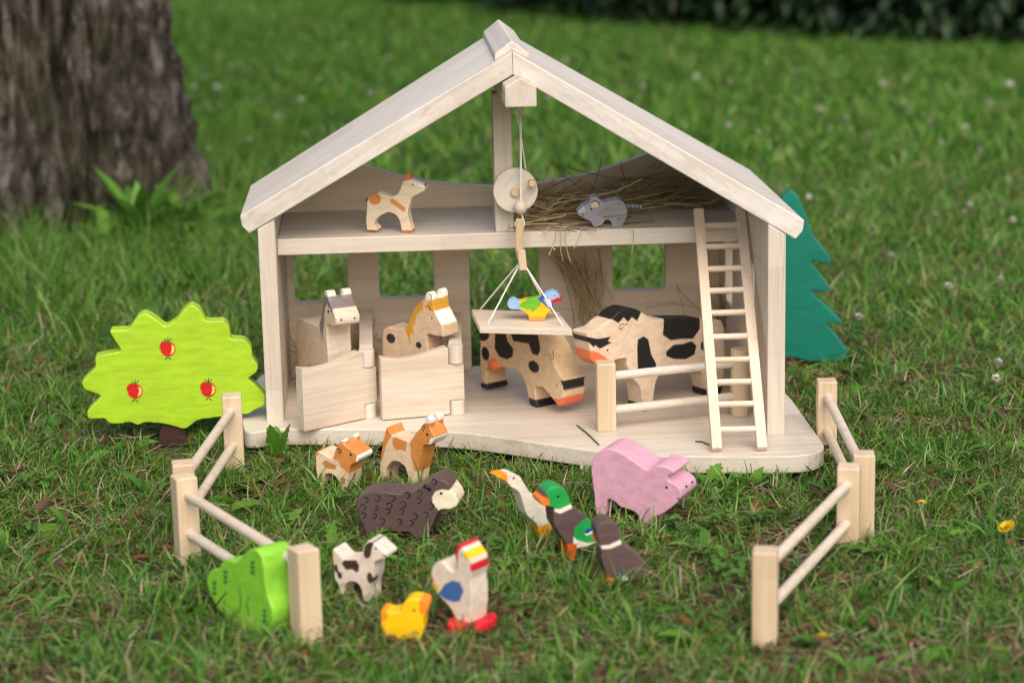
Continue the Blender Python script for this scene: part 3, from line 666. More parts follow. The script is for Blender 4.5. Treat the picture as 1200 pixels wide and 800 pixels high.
dog = toy('toy_dog', 'small cream wooden dog toy with dark brown ear and patches', 'toy dog', O10,
    [(78, 228), (85, 330), (95, 450), (100, 540), (140, 585), (140, 640), (148, 745), (188, 745), (188, 610), (240, 555), (310, 560), (350, 600), (370, 660), (385, 760), (460, 765), (452, 620), (490, 490), (487, 380), (505, 358), (570, 335), (615, 322), (612, 285), (560, 245), (520, 200), (480, 165), (430, 150), (395, 190), (375, 260), (368, 312), (320, 325), (262, 330), (195, 335), (150, 300), (112, 242)],
    (420, 770), -28, GZ, 23, lin(230, 214, 198),
    [(BRN, [(385, 280), (400, 200), (440, 165), (490, 165), (470, 230), (455, 310), (430, 330), (400, 320)]), (BRN, [(170, 380), (200, 345), (315, 345), (345, 400), (340, 455), (315, 465), (275, 435), (215, 440)]), (BRN, [(100, 390), (125, 385), (140, 450), (178, 480), (172, 525), (140, 525), (125, 470), (100, 450)]), (BRN, ('c', 450, 520, 30, 54, 0), near)], eyes=[(508, 232)], vox=.8, smooth=5, eye_r=1.3, split=(15, .25),
    mark_lines=[([(578, 290), (600, 303), (614, 300)], .7)])
O11 = (430, 620, 5.714)
chk = toy('toy_chick', 'little yellow wooden chick toy with orange beak in the foreground grass', 'toy chick', O11,
    [(90, 540), (95, 660), (110, 730), (280, 735), (365, 735), (385, 650), (372, 600), (398, 560), (415, 520), (402, 482), (340, 465), (280, 465), (240, 500), (225, 550), (150, 555), (115, 538)],
    (240, 745), -12, GZ, 20, lin(248, 200, 10), [(lin(245, 140, 30), [(350, 470), (430, 470), (430, 560), (395, 570), (352, 565)]), (lin(240, 145, 30), [(70, 520), (130, 540), (140, 590), (110, 620), (80, 600)])], eyes=[(316, 540)], vox=.8, smooth=7, eye_r=1.3)
RED = lin(205, 30, 45)
hen = toy('toy_hen', 'white wooden hen toy with red comb, yellow beak and blue wing', 'toy hen', O11,
    [(428, 280), (450, 225), (490, 208), (530, 245), (565, 285), (595, 290), (605, 240), (590, 180), (595, 110), (615, 95), (640, 115), (655, 150), (690, 190), (700, 240), (705, 290), (690, 330), (700, 440), (700, 520), (690, 600), (685, 690), (605, 680), (592, 590), (560, 530), (490, 450), (445, 395), (430, 340)],
    (640, 700), -42, GZ, 24, lin(226, 214, 196),
    [(RED, [(570, 260), (575, 70), (670, 70), (660, 110), (622, 130), (612, 160), (607, 255)]), (lin(236, 196, 20), [(648, 200), (652, 150), (690, 130), (740, 130), (740, 195)]), (RED, [(690, 235), (740, 220), (740, 295), (695, 285)]),
     (lin(62, 108, 172), [(478, 430), (520, 368), (570, 340), (622, 352), (648, 410), (622, 480), (580, 487), (530, 470)]), (lin(232, 190, 40), ('c', 460, 385, 22, 26, 0)), (RED, ('c', 430, 335, 16, 22, 0)), (lin(190, 180, 165), ('l', [(-1000, -1), (-999, -1), (-999, 0)]))], eyes=[(632, 172)], vox=.8, smooth=6, eye_r=1.1)
hb = onz(430+690/5.714, 620+690/5.714, GZ)
prism('foot_plate', [(hb[0]+x, hb[1]+y, GZ+6) for x, y in round_poly([(-22, -14), (8, -20), (24, -4), (26, 16), (2, 20), (-18, 8)], 8)], (0, 0, 7), plain('red_paint', RED, .45), hen[0], 1.5)
FOOT.append([(hb[0]+x, hb[1]+y) for x, y in ((-22, -14), (8, -18), (24, -4), (24, 16), (2, 18), (-18, 8))])
O12 = (570, 540, 5.0)
goo = toy('toy_goose', 'white wooden goose toy with orange beak and yellow feet', 'toy goose', O12,
    [(54, 90), (112, 74), (160, 70), (198, 88), (228, 142), (262, 192), (320, 215), (392, 268), (396, 330), (395, 375), (400, 430), (405, 452), (300, 470), (305, 400), (300, 375), (235, 315), (208, 225), (192, 178), (150, 158), (120, 124)],
    (300, 470), -155, GZ, 18, lin(232, 222, 206), [(lin(240, 150, 25), [(40, 60), (122, 72), (124, 128), (40, 110)]), (lin(238, 160, 20), [(290, 385), (330, 378), (360, 370), (420, 370), (430, 500), (280, 500)])], eyes=[(160, 100)], vox=.7, smooth=6, eye_r=1.2)
O13 = (630, 560, 5.714); GRN = lin(30, 160, 75); DBR = lin(96, 76, 76)
drk = toy('toy_duck', 'wooden drake toy with green head, white collar and orange beak beside the goose', 'toy duck', O13,
    [(10, 150), (42, 126), (48, 102), (78, 68), (130, 50), (182, 70), (208, 112), (226, 180), (270, 214), (330, 260), (388, 312), (402, 370), (420, 415), (350, 455), (300, 468), (262, 470), (250, 560), (205, 565), (200, 450), (150, 375), (110, 315), (104, 235), (112, 200), (75, 188), (28, 186)],
    (225, 570), -165, GZ, 24, DBR,
    [(GRN, [(30, 40), (240, 40), (228, 172), (150, 205), (112, 200), (78, 190), (75, 130)]), (lin(238, 228, 210), [(110, 205), (150, 205), (225, 172), (232, 200), (150, 238), (115, 222)]), (lin(240, 130, 25), [(0, 120), (40, 125), (75, 135), (78, 190), (0, 195)]),
     (lin(236, 228, 212), [(240, 395), (440, 395), (440, 480), (240, 480)]), (GRN, [(246, 330), (300, 285), (350, 255), (420, 300), (420, 420), (330, 432), (262, 412), (246, 395)]), (lin(235, 238, 240), [(312, 370), (350, 340), (380, 335), (372, 365), (330, 385)]), (lin(35, 70, 160), [(308, 368), (335, 338), (372, 330), (365, 350), (335, 372)]),
     (lin(190, 100, 35), ('c', 380, 388, 20, 24, 0)), (lin(230, 85, 25), [(190, 440), (262, 440), (262, 600), (190, 600)])], eyes=[(136, 122)], vox=.8, smooth=7, eye_r=1.6)
dck = toy('toy_duck', 'plain brown wooden duck toy with a thin white collar and blue wing mark', 'toy duck', O13,
    [(395, 330), (422, 298), (470, 284), (522, 300), (546, 340), (552, 410), (578, 450), (640, 490), (700, 538), (772, 610), (738, 640), (680, 692), (610, 695), (545, 690), (510, 700), (505, 740), (470, 740), (470, 650), (440, 590), (425, 540), (430, 470), (410, 430), (395, 380)],
    (490, 745), -172, GZ, 24, DBR, [(lin(230, 222, 206), [(420, 450), (480, 445), (560, 408), (562, 440), (490, 472), (425, 475)]), (lin(40, 70, 150), [(530, 655), (550, 630), (600, 625), (595, 650)]), (lin(215, 222, 225), [(530, 660), (598, 650), (605, 680), (560, 690)]), (lin(240, 140, 30), [(465, 662), (505, 668), (520, 760), (455, 760)])], vox=.8, smooth=8)
O14 = (680, 500, 6.154); PNK = lin(218, 166, 186)
pig = toy('toy_pig', 'pink wooden pig toy standing in the grass by the barn base', 'toy pig', O14,
    [(75, 300), (85, 400), (100, 500), (104, 575), (108, 640), (185, 640), (192, 520), (235, 528), (290, 582), (380, 605), (420, 640), (425, 720), (505, 720), (520, 650), (565, 640), (620, 612), (695, 552), (735, 505), (725, 450), (690, 415), (622, 380), (640, 345), (692, 332), (640, 292), (560, 270), (500, 308), (460, 300), (380, 240), (300, 188), (220, 152), (150, 165), (100, 210)],
    (465, 725), -29, GZ, 44, PNK, [], eyes=[(622, 436)], vox=1.1, smooth=8, eye_r=1.6, split=(20, .3),
    mark_lines=[([(702, 508), (715, 525), (738, 522)], .8)])
for v, du in ((14, 0), (30, 0)):
    c = pig[1](pig[2]((729, 455)), v); ball('nostril', c+pig[4]*.5, 1.1, BLACK, pig[0])

# ------------------------------------------------------------------ toy trees and bush
O15 = (80, 340, 4.21); APG = lin(168, 208, 42)
def apple(cx, cy):
    return [(lin(200, 32, 28), ('c', cx, cy, 38, 38, 0)), (lin(200, 32, 28), ('c', cx-16, cy-12, 26, 28, 0)), (lin(238, 225, 120), [(cx+16, cy-26), (cx+32, cy-8), (cx+28, cy+16), (cx+12, cy+26), (cx+20, cy+2)])]
pn = []
for cx, cy in ((492, 290), (330, 498), (692, 490)): pn += [(q[0], q[1], near) for q in apple(cx, cy)]
GSTK = plain('green_brush', lin(30, 120, 50))
stk = []
for cx, cy in ((492, 290), (330, 498), (692, 490)):
    stk += [([(cx-18, cy-50), (cx, cy-36), (cx+18, cy-52)], .9, GSTK), ([(cx, cy-60), (cx, cy-36)], .7, GSTK), ([(cx-14, cy+52), (cx, cy+38), (cx+14, cy+52)], .8, GSTK)]
apt = toy('toy_apple_tree', 'flat bright green wooden apple tree toy with three red apples painted on', 'toy tree', O15,
    [(95, 635), (90, 600), (165, 520), (80, 492), (62, 455), (135, 385), (130, 328), (265, 300), (215, 228), (200, 198), (300, 195), (340, 130), (372, 110), (412, 128), (480, 182), (530, 150), (570, 95), (605, 70), (650, 95), (680, 155), (770, 152), (796, 185), (800, 240), (870, 245), (905, 282), (905, 325), (940, 375), (930, 405), (885, 435), (930, 475), (975, 520), (970, 570), (915, 592), (890, 612), (800, 618), (640, 640), (575, 688), (500, 665), (440, 655), (372, 652), (345, 668), (300, 650), (250, 662), (200, 657), (180, 632)],
    (515, 780), 2, GZ, 24, APG, pn, vox=1.2, smooth=6, mark_lines=stk, keepout=False)
tp = onz(80+515/4.21, 340+778/4.21, GZ)
trunk = [(x, z) for x, z in round_poly([(-18, 0), (18, 0), (16, 18), (10, 42), (-8, 42), (-15, 18)], 4)]
prism('trunk', [(tp[0]+x, tp[1]+2, GZ+z) for x, z in trunk], (0, 20, 0), plain('dark_brown_stain', lin(62, 40, 36), .6), apt[0], 2)
FOOT.append([(tp[0]-26, tp[1]-45), (tp[0]+26, tp[1]-45), (tp[0]+18, tp[1]+24), (tp[0]-18, tp[1]+24)])
O16 = (900, 200, 3.077); FIR = lin(4, 118, 100)
rt = [(85, 70), (110, 95), (130, 140), (160, 230), (225, 310), (230, 335), (190, 332), (153, 325), (188, 372), (226, 422), (221, 438), (190, 436), (150, 430), (206, 482), (266, 542), (266, 552), (230, 551), (205, 545), (252, 600), (300, 668), (290, 682), (200, 692), (140, 686), (85, 672)]
lf = [(2*82-x, y) for x, y in rt[::-1] if x > 90]
fir = toy('toy_fir_tree', 'flat dark teal wooden fir tree toy standing behind the barn', 'toy tree', O16, rt+lf, (85, 715), -4, GZ, 24, FIR, [], vox=1.3, smooth=7, keepout=False)
fp = fir[1]((0, 0), 0)
prism('trunk', [(fp[0]+x, fp[1]+2, GZ+z) for x, z in ((-16, 0), (16, 0), (12, 30), (-12, 30))], (0, 20, 0), plain('dark_red_stain', lin(80, 26, 28), .6), fir[0], 2)
FOOT.append([(fp[0]-18, fp[1]), (fp[0]+18, fp[1]), (fp[0]+18, fp[1]+24), (fp[0]-18, fp[1]+24)])
O17 = (240, 620, 6.156); GB = plain('dark_green_brush', lin(25, 105, 45))
bst = []
for cx, cy in ((345, 270), (150, 340), (70, 420), (432, 620)):
    bst += [([(cx, cy-55), (cx-4, cy), (cx, cy+58)], .8, GB)] + [([(cx-16, cy+d), (cx, cy+d+20), (cx+16, cy+d)], 1.0, GB) for d in (-42, -8, 30)]
bst += [([(245, 405), (262, 480), (250, 600)], .9, GB), ([(318, 465), (305, 540), (318, 620)], .9, GB), ([(160, 450), (120, 495), (85, 545)], 1.0, plain('brown_brush', lin(70, 50, 30)))]
bsh = toy('toy_bush', 'thick bright green wooden bush toy with dark leaf marks by a fence post', 'toy bush', O17,
    [(12, 390), (14, 340), (40, 292), (105, 280), (115, 240), (150, 215), (228, 240), (262, 195), (318, 142), (370, 140), (410, 192), (430, 300), (435, 390), (452, 480), (490, 580), (492, 660), (462, 760), (380, 790), (250, 700), (150, 640), (90, 570), (40, 480)],
    (440, 790), -52, GZ, 34, lin(138, 205, 58), [], vox=1.1, smooth=9, mark_lines=bst)

# ------------------------------------------------------------------ fence pieces on the lawn
WP = wood('z', base=(.71, .56, .385), key='_fpost'); WRA = wood('x', base=(.70, .60, .49), key='_frail')
TOPS = dict(A1=(271, 462), A2=(214, 541), B1=(215, 557), B2=(355, 641), C1=(969, 445), C2=(1012, 530), D1=(995, 545), D2=(897, 643))
def fence(a, b, label, ra, rb_):
    A, B = onz(*TOPS[a], z=59), onz(*TOPS[b], z=59)
    th = thing('toy_fence', label, 'toy fence', ((A[0]+B[0])/2, (A[1]+B[1])/2, GZ), 'short toy fence pieces on the lawn')
    d = B-A
    for P, r_ in ((A, ra), (B, rb_)):
        c, s_ = math.cos(math.radians(r_))*11, math.sin(math.radians(r_))*11
        q = [(P[0]+x*c-y*s_, P[1]+x*s_+y*c, GZ) for x, y in ((-1, -1), (1, -1), (1, 1), (-1, 1))]
        prism('post', q, (0, 0, 59-GZ), WP, th, 1.5); FOOT.append([p[:2] for p in q])
    for z in (22, 62): tube('rail', [A*(1)+np.array([0, 0, z-80]), B+np.array([0, 0, z-80])], 5.2, WRA, th, 16)
fence('A1', 'A2', 'pale wooden toy fence piece beside the apple tree toy and the barn base', 4, 8)
fence('B1', 'B2', 'pale wooden toy fence piece with the green bush toy leaning at its end', 22, 30)
fence('C1', 'C2', 'pale wooden toy fence piece standing at the right corner of the barn base', -6, -8)
fence('D1', 'D2', 'pale wooden toy fence piece running across open grass from another fence to the pig side', -16, -14)

# ------------------------------------------------------------------ lawn: clumps of real blades, instanced by geometry nodes
def tinted_mesh(name, V, Fc, C, mat=None, smooth=False):
    me = bpy.data.meshes.new(name); me.from_pydata([tuple(v) for v in V], [], [tuple(f) for f in Fc])
    at = me.color_attributes.new('tint', 'FLOAT_COLOR', 'POINT')
    at.data.foreach_set('color', np.hstack([np.array(C), np.ones((len(C), 1))]).ravel())
    if mat: me.materials.append(mat)
    if smooth: me.polygons.foreach_set('use_smooth', [True]*len(me.polygons))
    return me
GREENS = [(.088, .255, .012), (.122, .305, .018), (.040, .145, .014), (.190, .365, .050), (.076, .245, .036), (.270, .415, .110)]
DRY = [(.33, .25, .13), (.23, .15, .075), (.46, .39, .26), (.15, .085, .05)]
def strip(V, Fc, C, root, dirv, h, wd, bend, col, seg=4, twist=0.0, fold=0.0):
    d = np.array([math.cos(dirv), math.sin(dirv), 0]); sdir = np.array([-math.sin(dirv+twist), math.cos(dirv+twist), 0]); i0 = len(V)
    for k in range(seg+1):
        t = k/seg; a = bend*t
        p = root + d*h*(math.sin(a)*t*.9) + np.array([0, 0, 1])*h*(t*math.cos(a*.75))
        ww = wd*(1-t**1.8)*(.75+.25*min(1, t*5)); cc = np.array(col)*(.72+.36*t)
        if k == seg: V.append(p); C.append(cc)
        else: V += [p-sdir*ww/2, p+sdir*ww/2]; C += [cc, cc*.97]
    for k in range(seg-1): a = i0+2*k; Fc.append((a, a+1, a+3, a+2))
    a = i0+2*(seg-1); Fc.append((a, a+1, a+2))
def clump(i, n, rad, h0, h1, w0, w1, b0, b1, dry=.08, seg=4, prefix='grass_clump', greens=GREENS):
    r = np.random.default_rng(100+i); V, Fc, C = [], [], []
    for _ in range(n):
        q, a = rad*math.sqrt(r.random()), r.random()*6.283
        col = greens[r.integers(len(greens))] if r.random() > dry else DRY[r.integers(len(DRY))]
        col = np.array(col)*(.8+.4*r.random())
        strip(V, Fc, C, np.array([q*math.cos(a), q*math.sin(a), -.002]), r.random()*6.283, h0+(h1-h0)*r.random(), w0+(w1-w0)*r.random()**1.5, b0+(b1-b0)*r.random(), col, seg, r.normal()*.5)
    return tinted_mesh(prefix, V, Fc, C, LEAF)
def leaf_blade(V, Fc, C, root, yaw, pitch, L, Wm, col, wavy=0.0, seg=6, droop=.5):
    """broad leaf with a folded midrib and, if wavy, a toothed edge"""
    i0 = len(V); d = np.array([math.cos(yaw), math.sin(yaw), 0]); sdir = np.array([-d[1], d[0], 0])
    for k in range(seg+1):
        t = k/seg; a = pitch-droop*t*1.6
        p = root+d*L*t*math.cos(pitch-droop*t*.8)+np.array([0, 0, 1])*L*t*math.sin(pitch-droop*t*.8)
        ww = Wm*max(.03, math.sin(math.pi*(.05+.95*t)**.85))**.9*(1+wavy*(1 if k % 2 else -.6))
        cc = np.array(col)*(.85+.25*t)
        V += [p-sdir*ww/2+np.array([0, 0, ww*.16]), p, p+sdir*ww/2+np.array([0, 0, ww*.16])]; C += [cc, cc*1.18, cc*.95]
    for k in range(seg):
        a = i0+3*k; Fc += [(a, a+1, a+4, a+3), (a+1, a+2, a+5, a+4)]
def clover_clump(i):
    r = np.random.default_rng(300+i); V, Fc, C = [], [], []
    for _ in range(7):
        q, a = .022*math.sqrt(r.random()), r.random()*6.283; root = np.array([q*math.cos(a), q*math.sin(a), 0]); h = .012+.022*r.random()
        strip(V, Fc, C, root, r.random()*6.28, h, .0012, .3, (.07, .14, .03), 2)
        top = V[-1]; col = np.array([(.060, .160, .022), (.08, .20, .03), (.11, .22, .04)][r.integers(3)])
        for k in range(3):
            leaf_blade(V, Fc, C, top, a+k*2.09+r.normal()*.2, .25+r.normal()*.2, .010+.005*r.random(), .010, col, 0, 4, .4)
    return tinted_mesh('clover_clump', V, Fc, C, LEAF)
def litter_clump(i):
    r = np.random.default_rng(500+i); V, Fc, C = [], [], []
    for _ in range(16):
        q, a = .03*math.sqrt(r.random()), r.random()*6.283; c = np.array([q*math.cos(a), q*math.sin(a), .002+.006*r.random()])
        col = np.array(DRY[r.integers(4)])*(.6+.6*r.random())
        if r.random() < .75:                           # dry stalks
            L = .012+.03*r.random(); d = r.random()*6.28; e = np.array([math.cos(d), math.sin(d), r.normal()*.12])*L/2; s_ = np.array([-math.sin(d), math.cos(d), 0])*.0008
            i0 = len(V); V += [c-e-s_, c-e+s_, c+e+s_, c+e-s_]; C += [col]*4; Fc.append((i0, i0+1, i0+2, i0+3))
        else: leaf_blade(V, Fc, C, c, r.random()*6.28, r.normal()*.25, .010+.012*r.random(), .008, np.array([(.20, .09, .04), (.26, .17, .08), (.12, .07, .04)][r.integers(3)]), 0, 4, .5)
    return tinted_mesh('litter_clump', V, Fc, C, LEAF)
def broad_clump(i):
    r = np.random.default_rng(700+i); V, Fc, C = [], [], []
    for _ in range(5):
        col = np.array([(.090, .245, .022), (.120, .290, .030), (.160, .320, .050), (.075, .205, .03)][r.integers(4)])*(.8+.35*r.random())
        leaf_blade(V, Fc, C, np.array([r.normal()*.006, r.normal()*.006, .003]), r.random()*6.283, .35+.5*r.random(), .022+.028*r.random(), .008+.010*r.random(), col, .0 if i % 2 else .3, 8, .55)
    return tinted_mesh('broad_leaf_clump', V, Fc, C, LEAF, True)
def protos(name, meshes):
    c = bpy.data.collections.new(name)
    for m in meshes: c.objects.link(bpy.data.objects.new(m.name, m))
    return c
def instancer(name, pts, yaw, tilt, scl, idx, coll):
    me = bpy.data.meshes.new(name); me.from_pydata([tuple(p) for p in pts], [], [])
    n_ = len(pts); rot = np.stack([tilt[:, 0], tilt[:, 1], yaw], 1)
    a = me.attributes.new('rot', 'FLOAT_VECTOR', 'POINT'); a.data.foreach_set('vector', rot.ravel())
    a = me.attributes.new('scl', 'FLOAT', 'POINT'); a.data.foreach_set('value', scl)
    a = me.attributes.new('idx', 'INT', 'POINT'); a.data.foreach_set('value', idx.astype(np.int32))
    o = bpy.data.objects.new(name, me); scene.collection.objects.link(o)
    g = bpy.data.node_groups.new(name, 'GeometryNodeTree')
    g.interface.new_socket('Geometry', in_out='INPUT', socket_type='NodeSocketGeometry'); g.interface.new_socket('Geometry', in_out='OUTPUT', socket_type='NodeSocketGeometry')
    gi, go = g.nodes.new('NodeGroupInput'), g.nodes.new('NodeGroupOutput'); ip = g.nodes.new('GeometryNodeInstanceOnPoints')
    ci = g.nodes.new('GeometryNodeCollectionInfo'); ci.inputs['Collection'].default_value = coll
    ci.inputs['Separate Children'].default_value = True; ci.inputs['Reset Children'].default_value = True
    def na(nm, ty):
        x = g.nodes.new('GeometryNodeInputNamedAttribute'); x.data_type = ty; x.inputs[0].default_value = nm; return x.outputs[0]
    ip.inputs['Pick Instance'].default_value = True
    g.links.new(gi.outputs[0], ip.inputs['Points']); g.links.new(ci.outputs[0], ip.inputs['Instance'])
    g.links.new(na('idx', 'INT'), ip.inputs['Instance Index']); g.links.new(na('rot', 'FLOAT_VECTOR'), ip.inputs['Rotation']); g.links.new(na('scl', 'FLOAT'), ip.inputs['Scale'])
    g.links.new(ip.outputs[0], go.inputs[0])
    md = o.modifiers.new('instances', 'NODES'); md.node_group = g
    WL[o.name] = Vector((0, 0, 0)); return o
def scatter(y0, y1, step, wide=1.3, pad=120):
    """jittered points (mm) over the strip of lawn y0..y1 that the lens takes in, with a margin at the sides"""
    P = []
    y = y0
    while y < y1:
        d = y-CAM[1]; hw = d*600/FPX*wide+pad; cx = CAM[0]+d*math.tan(YAW)
        n_ = int(2*hw/step)+1; x = cx-hw+(np.arange(n_)+rng.random(n_))*step
        P.append(np.stack([x, y+rng.random(n_)*step], 1)); y += step
    return np.concatenate(P)
def keep(P, gap):
    ok = np.ones(len(P), bool)
    for poly in FOOT:
        lo = np.min(poly, 0)-gap; hi = np.max(poly, 0)+gap
        m_ = np.all((P > lo) & (P < hi), 1)
        if m_.any():
            q = P[m_]; ok[m_] &= ~(inside(q, poly) | (segdist(q, poly) < gap))
    return P[ok]
TREE_C = np.array([-782.0, 1430.0])
def lay(name, P, coll, nproto, s0, s1, tilt=.18, grow=None, label=None, cat=None):
    n_ = len(P); s_ = s0+(s1-s0)*rng.random(n_)
    if grow is not None: s_ = s_*grow(P)
    pts = np.stack([P[:, 0]*S, P[:, 1]*S, [gz(x*S, y*S) for x, y in P]], 1)
    o = instancer(name, pts, rng.random(n_)*6.283, rng.normal(size=(n_, 2))*tilt, s_, rng.integers(0, nproto, n_), coll)
    return tag(o, label, cat, None, 'stuff')
def patchy(P, sc=.006, seed=0.0): return np.array([noise.noise(Vector((x*sc, y*sc, seed))) for x, y in P])

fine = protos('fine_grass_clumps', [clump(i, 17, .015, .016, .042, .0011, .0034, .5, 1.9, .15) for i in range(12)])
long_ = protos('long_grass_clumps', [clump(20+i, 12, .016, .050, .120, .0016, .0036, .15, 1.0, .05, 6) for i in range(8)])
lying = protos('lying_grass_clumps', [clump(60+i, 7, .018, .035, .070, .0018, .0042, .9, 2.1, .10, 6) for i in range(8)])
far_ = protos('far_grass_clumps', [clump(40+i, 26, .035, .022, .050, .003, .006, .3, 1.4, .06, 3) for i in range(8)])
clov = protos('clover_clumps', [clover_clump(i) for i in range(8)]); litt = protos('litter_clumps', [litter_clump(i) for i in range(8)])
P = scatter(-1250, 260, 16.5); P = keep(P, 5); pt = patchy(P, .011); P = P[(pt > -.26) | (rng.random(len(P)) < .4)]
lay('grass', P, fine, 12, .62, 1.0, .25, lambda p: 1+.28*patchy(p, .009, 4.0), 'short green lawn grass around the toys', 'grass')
P = scatter(250, 1500, 24); P = keep(P, 10)
def near_tree(p): return np.clip(1.6-np.linalg.norm(p-TREE_C, axis=1)/620, 0, 1)
lay('grass', P, fine, 12, 1.0, 1.5, .22, lambda p: 1+.3*patchy(p, .006, 4.0), 'green lawn grass behind the toy barn', 'grass')
P = scatter(1480, 7200, 62, 1.25, 300); P = P[np.linalg.norm(P-TREE_C, axis=1) > 250]
lay('grass', P, far_, 8, .9, 1.5, .2, None, 'distant green lawn stretching to the hedge', 'grass')
# longer grass left of the barn and round the tree trunk
P = scatter(-150, 2300, 30, 1.3); P = P[P[:, 0] < -330]; P = keep(P, 12); d = np.linalg.norm(P-TREE_C, axis=1)
pr = np.clip(1.3-d/1000, 0, .6)*(d > 255); P = P[rng.random(len(P)) < pr]
lay('long_grass', P, long_, 8, .5, 1.05, .25, None, 'long unmown grass tufts round the foot of the tree', 'grass')
P = scatter(-1200, 1200, 55); P = keep(P, 14); P = P[(patchy(P, .008, 9.0) > .16)]
lay('clover', P, clov, 8, .45, .85, .2, None, 'patches of small round clover leaves in the lawn', 'clover')
P = scatter(-1250, 900, 30); P = keep(P, 6); P = P[(patchy(P, .010, 15.0) > -.2)]
lay('leaf_litter', P, litt, 8, .7, 1.4, .1, None, 'dry brown stalks and leaf scraps between the grass', 'litter')
P = scatter(-1250, 300, 48); P = keep(P, 14); P = P[rng.random(len(P)) < .6]
lay('long_grass', P, lying, 8, .5, .9, .3, None, 'longer single grass blades poking out of the lawn', 'grass')

broad = protos('broad_leaf_clumps', [broad_clump(i) for i in range(10)])
P = scatter(-1250, 900, 62); P = keep(P, 34); P = P[rng.random(len(P)) < .62+.5*patchy(P, .006, 21.0)]
lay('broad_leaves', P, broad, 10, .45, .85, .25, None, 'low broad leaves of dandelion and plantain growing in the lawn', 'weeds')
# ------------------------------------------------------------------ weeds with broad leaves
def weed(px, py, n_, L, Wm, label, wavy=.0, pitch=.7, droop=.5, name='weed', cols=((.09, .235, .022), (.12, .275, .03)), yaw0=None, spread=6.283):
    p = onz(px, py, GZ); th = thing(name, label, 'weed', p, 'broad leaved weeds in the lawn')
    y0 = rng.random()*6.28 if yaw0 is None else yaw0
    for k in range(n_):
        V, Fc, C = [], [], []
        leaf_blade(V, Fc, C, np.zeros(3), y0+spread*k/n_+rng.normal()*.25, pitch+rng.normal()*.2, L*(.7+.5*rng.random())*S, Wm*S*(.8+.4*rng.random()), np.array(cols[k % len(cols)]), wavy, 10, droop)
        me = tinted_mesh('leaf', V, Fc, C, LEAF, True); link_mesh('leaf', me, None, th, Wd(p))
    return th
BRIGHT = dict(cols=((.11, .27, .03), (.15, .33, .05), (.09, .22, .03)))
weed(166, 283, 20, 140, 34, 'tall leafy green weed with broad leaves at the foot of the tree trunk', .0, 1.1, .4, **BRIGHT)
weed(208, 270, 18, 120, 28, 'leafy weed in long grass just beside the tree trunk', .12, .95, .5, **BRIGHT)
weed(128, 290, 12, 85, 24, 'low leafy weed in front of the tree trunk', .1, .9, .5, **BRIGHT)
weed(250, 274, 14, 90, 24, 'pale leafy weed in the grass between the tree trunk and the barn roof', .12, .8, .5, **BRIGHT)
weed(268, 240, 7, 70, 32, 'low broad leaved weed behind the pale leafy weed', 0, .7, .6, **BRIGHT)
weed(326, 541, 4, 48, 20, 'upright green leaf against the barn base below the left wall', .25, 1.3, .15)
weed(155, 532, 4, 36, 28, 'small round leaf in front of the apple tree toy', 0, .8, .5)
weed(250, 610, 4, 58, 24, 'broad dark green leaves beside the lower rail of the left fence', .1, .35, .5)
weed(288, 572, 5, 40, 24, 'flat green leaves at the foot of the post by the barn base', .15, .4, .5)
weed(880, 575, 4, 30, 18, 'small upright leaves right in front of the barn base beside the pig', .2, 1.0, .3)
weed(832, 572, 4, 32, 16, 'jagged leaves between the pig snout and the barn base', .3, .8, .3)
weed(1040, 655, 6, 55, 20, 'jagged dandelion leaves outside the right fence', .4, .35, .4)
weed(540, 628, 4, 22, 18, 'rounded leaves beside the face of the dark sheep', 0, .7, .5)
weed(745, 640, 4, 30, 18, 'rounded leaves between the pig and the brown duck', 0, .7, .5)
weed(1140, 330+130, 5, 38, 24, 'broad leaves in open lawn far right of the fir tree toy', .1, .5, .5)
weed(390, 648, 4, 36, 12, 'jagged leaves between the dark sheep and the dog', .4, .8, .4)
weed(60, 640, 5, 48, 22, 'broad leaves lying in open grass left of the fence', .1, .35, .5)
weed(650, 790, 5, 50, 20, 'broad leaves in open grass in front of the hen', .1, .5, .5)
weed(820, 760, 5, 45, 20, 'broad leaves in open grass between the brown duck and the fence end post', .1, .5, .5)

V, Fc, C = [], [], []
tg = onz(75, 262, GZ)
for _ in range(16):
    strip(V, Fc, C, np.array([rng.normal()*.10, -.02+rng.normal()*.05, 0]), rng.random()*6.28, .14+.16*rng.random(), .005, .25+.5*rng.random(), np.array(GREENS[rng.integers(6)]), 8)
tag(link_mesh('tall_grass', tinted_mesh('tall_grass', V, Fc, C, LEAF), None, None, Wd(tg)), 'few very tall grass blades rising in front of the tree trunk', 'grass', None, 'stuff')
for (x0, y0), (x1, y1), l in (((815, 517), (831, 521), 'tiny green grass clipping lying on the barn base near the ladder foot'), ((676, 498), (702, 521), 'thin green grass stalk lying on the barn base above the pig')):
    a_, b_ = onz(x0, y0, .8), onz(x1, y1, .8)
    o = tube('grass_clipping', [a_, (a_+b_)/2+np.array([0, 4, .6]), b_], .9, plain('clipping_green', (.06, .13, .02)), None, 6); tag(o, l, 'grass clipping')
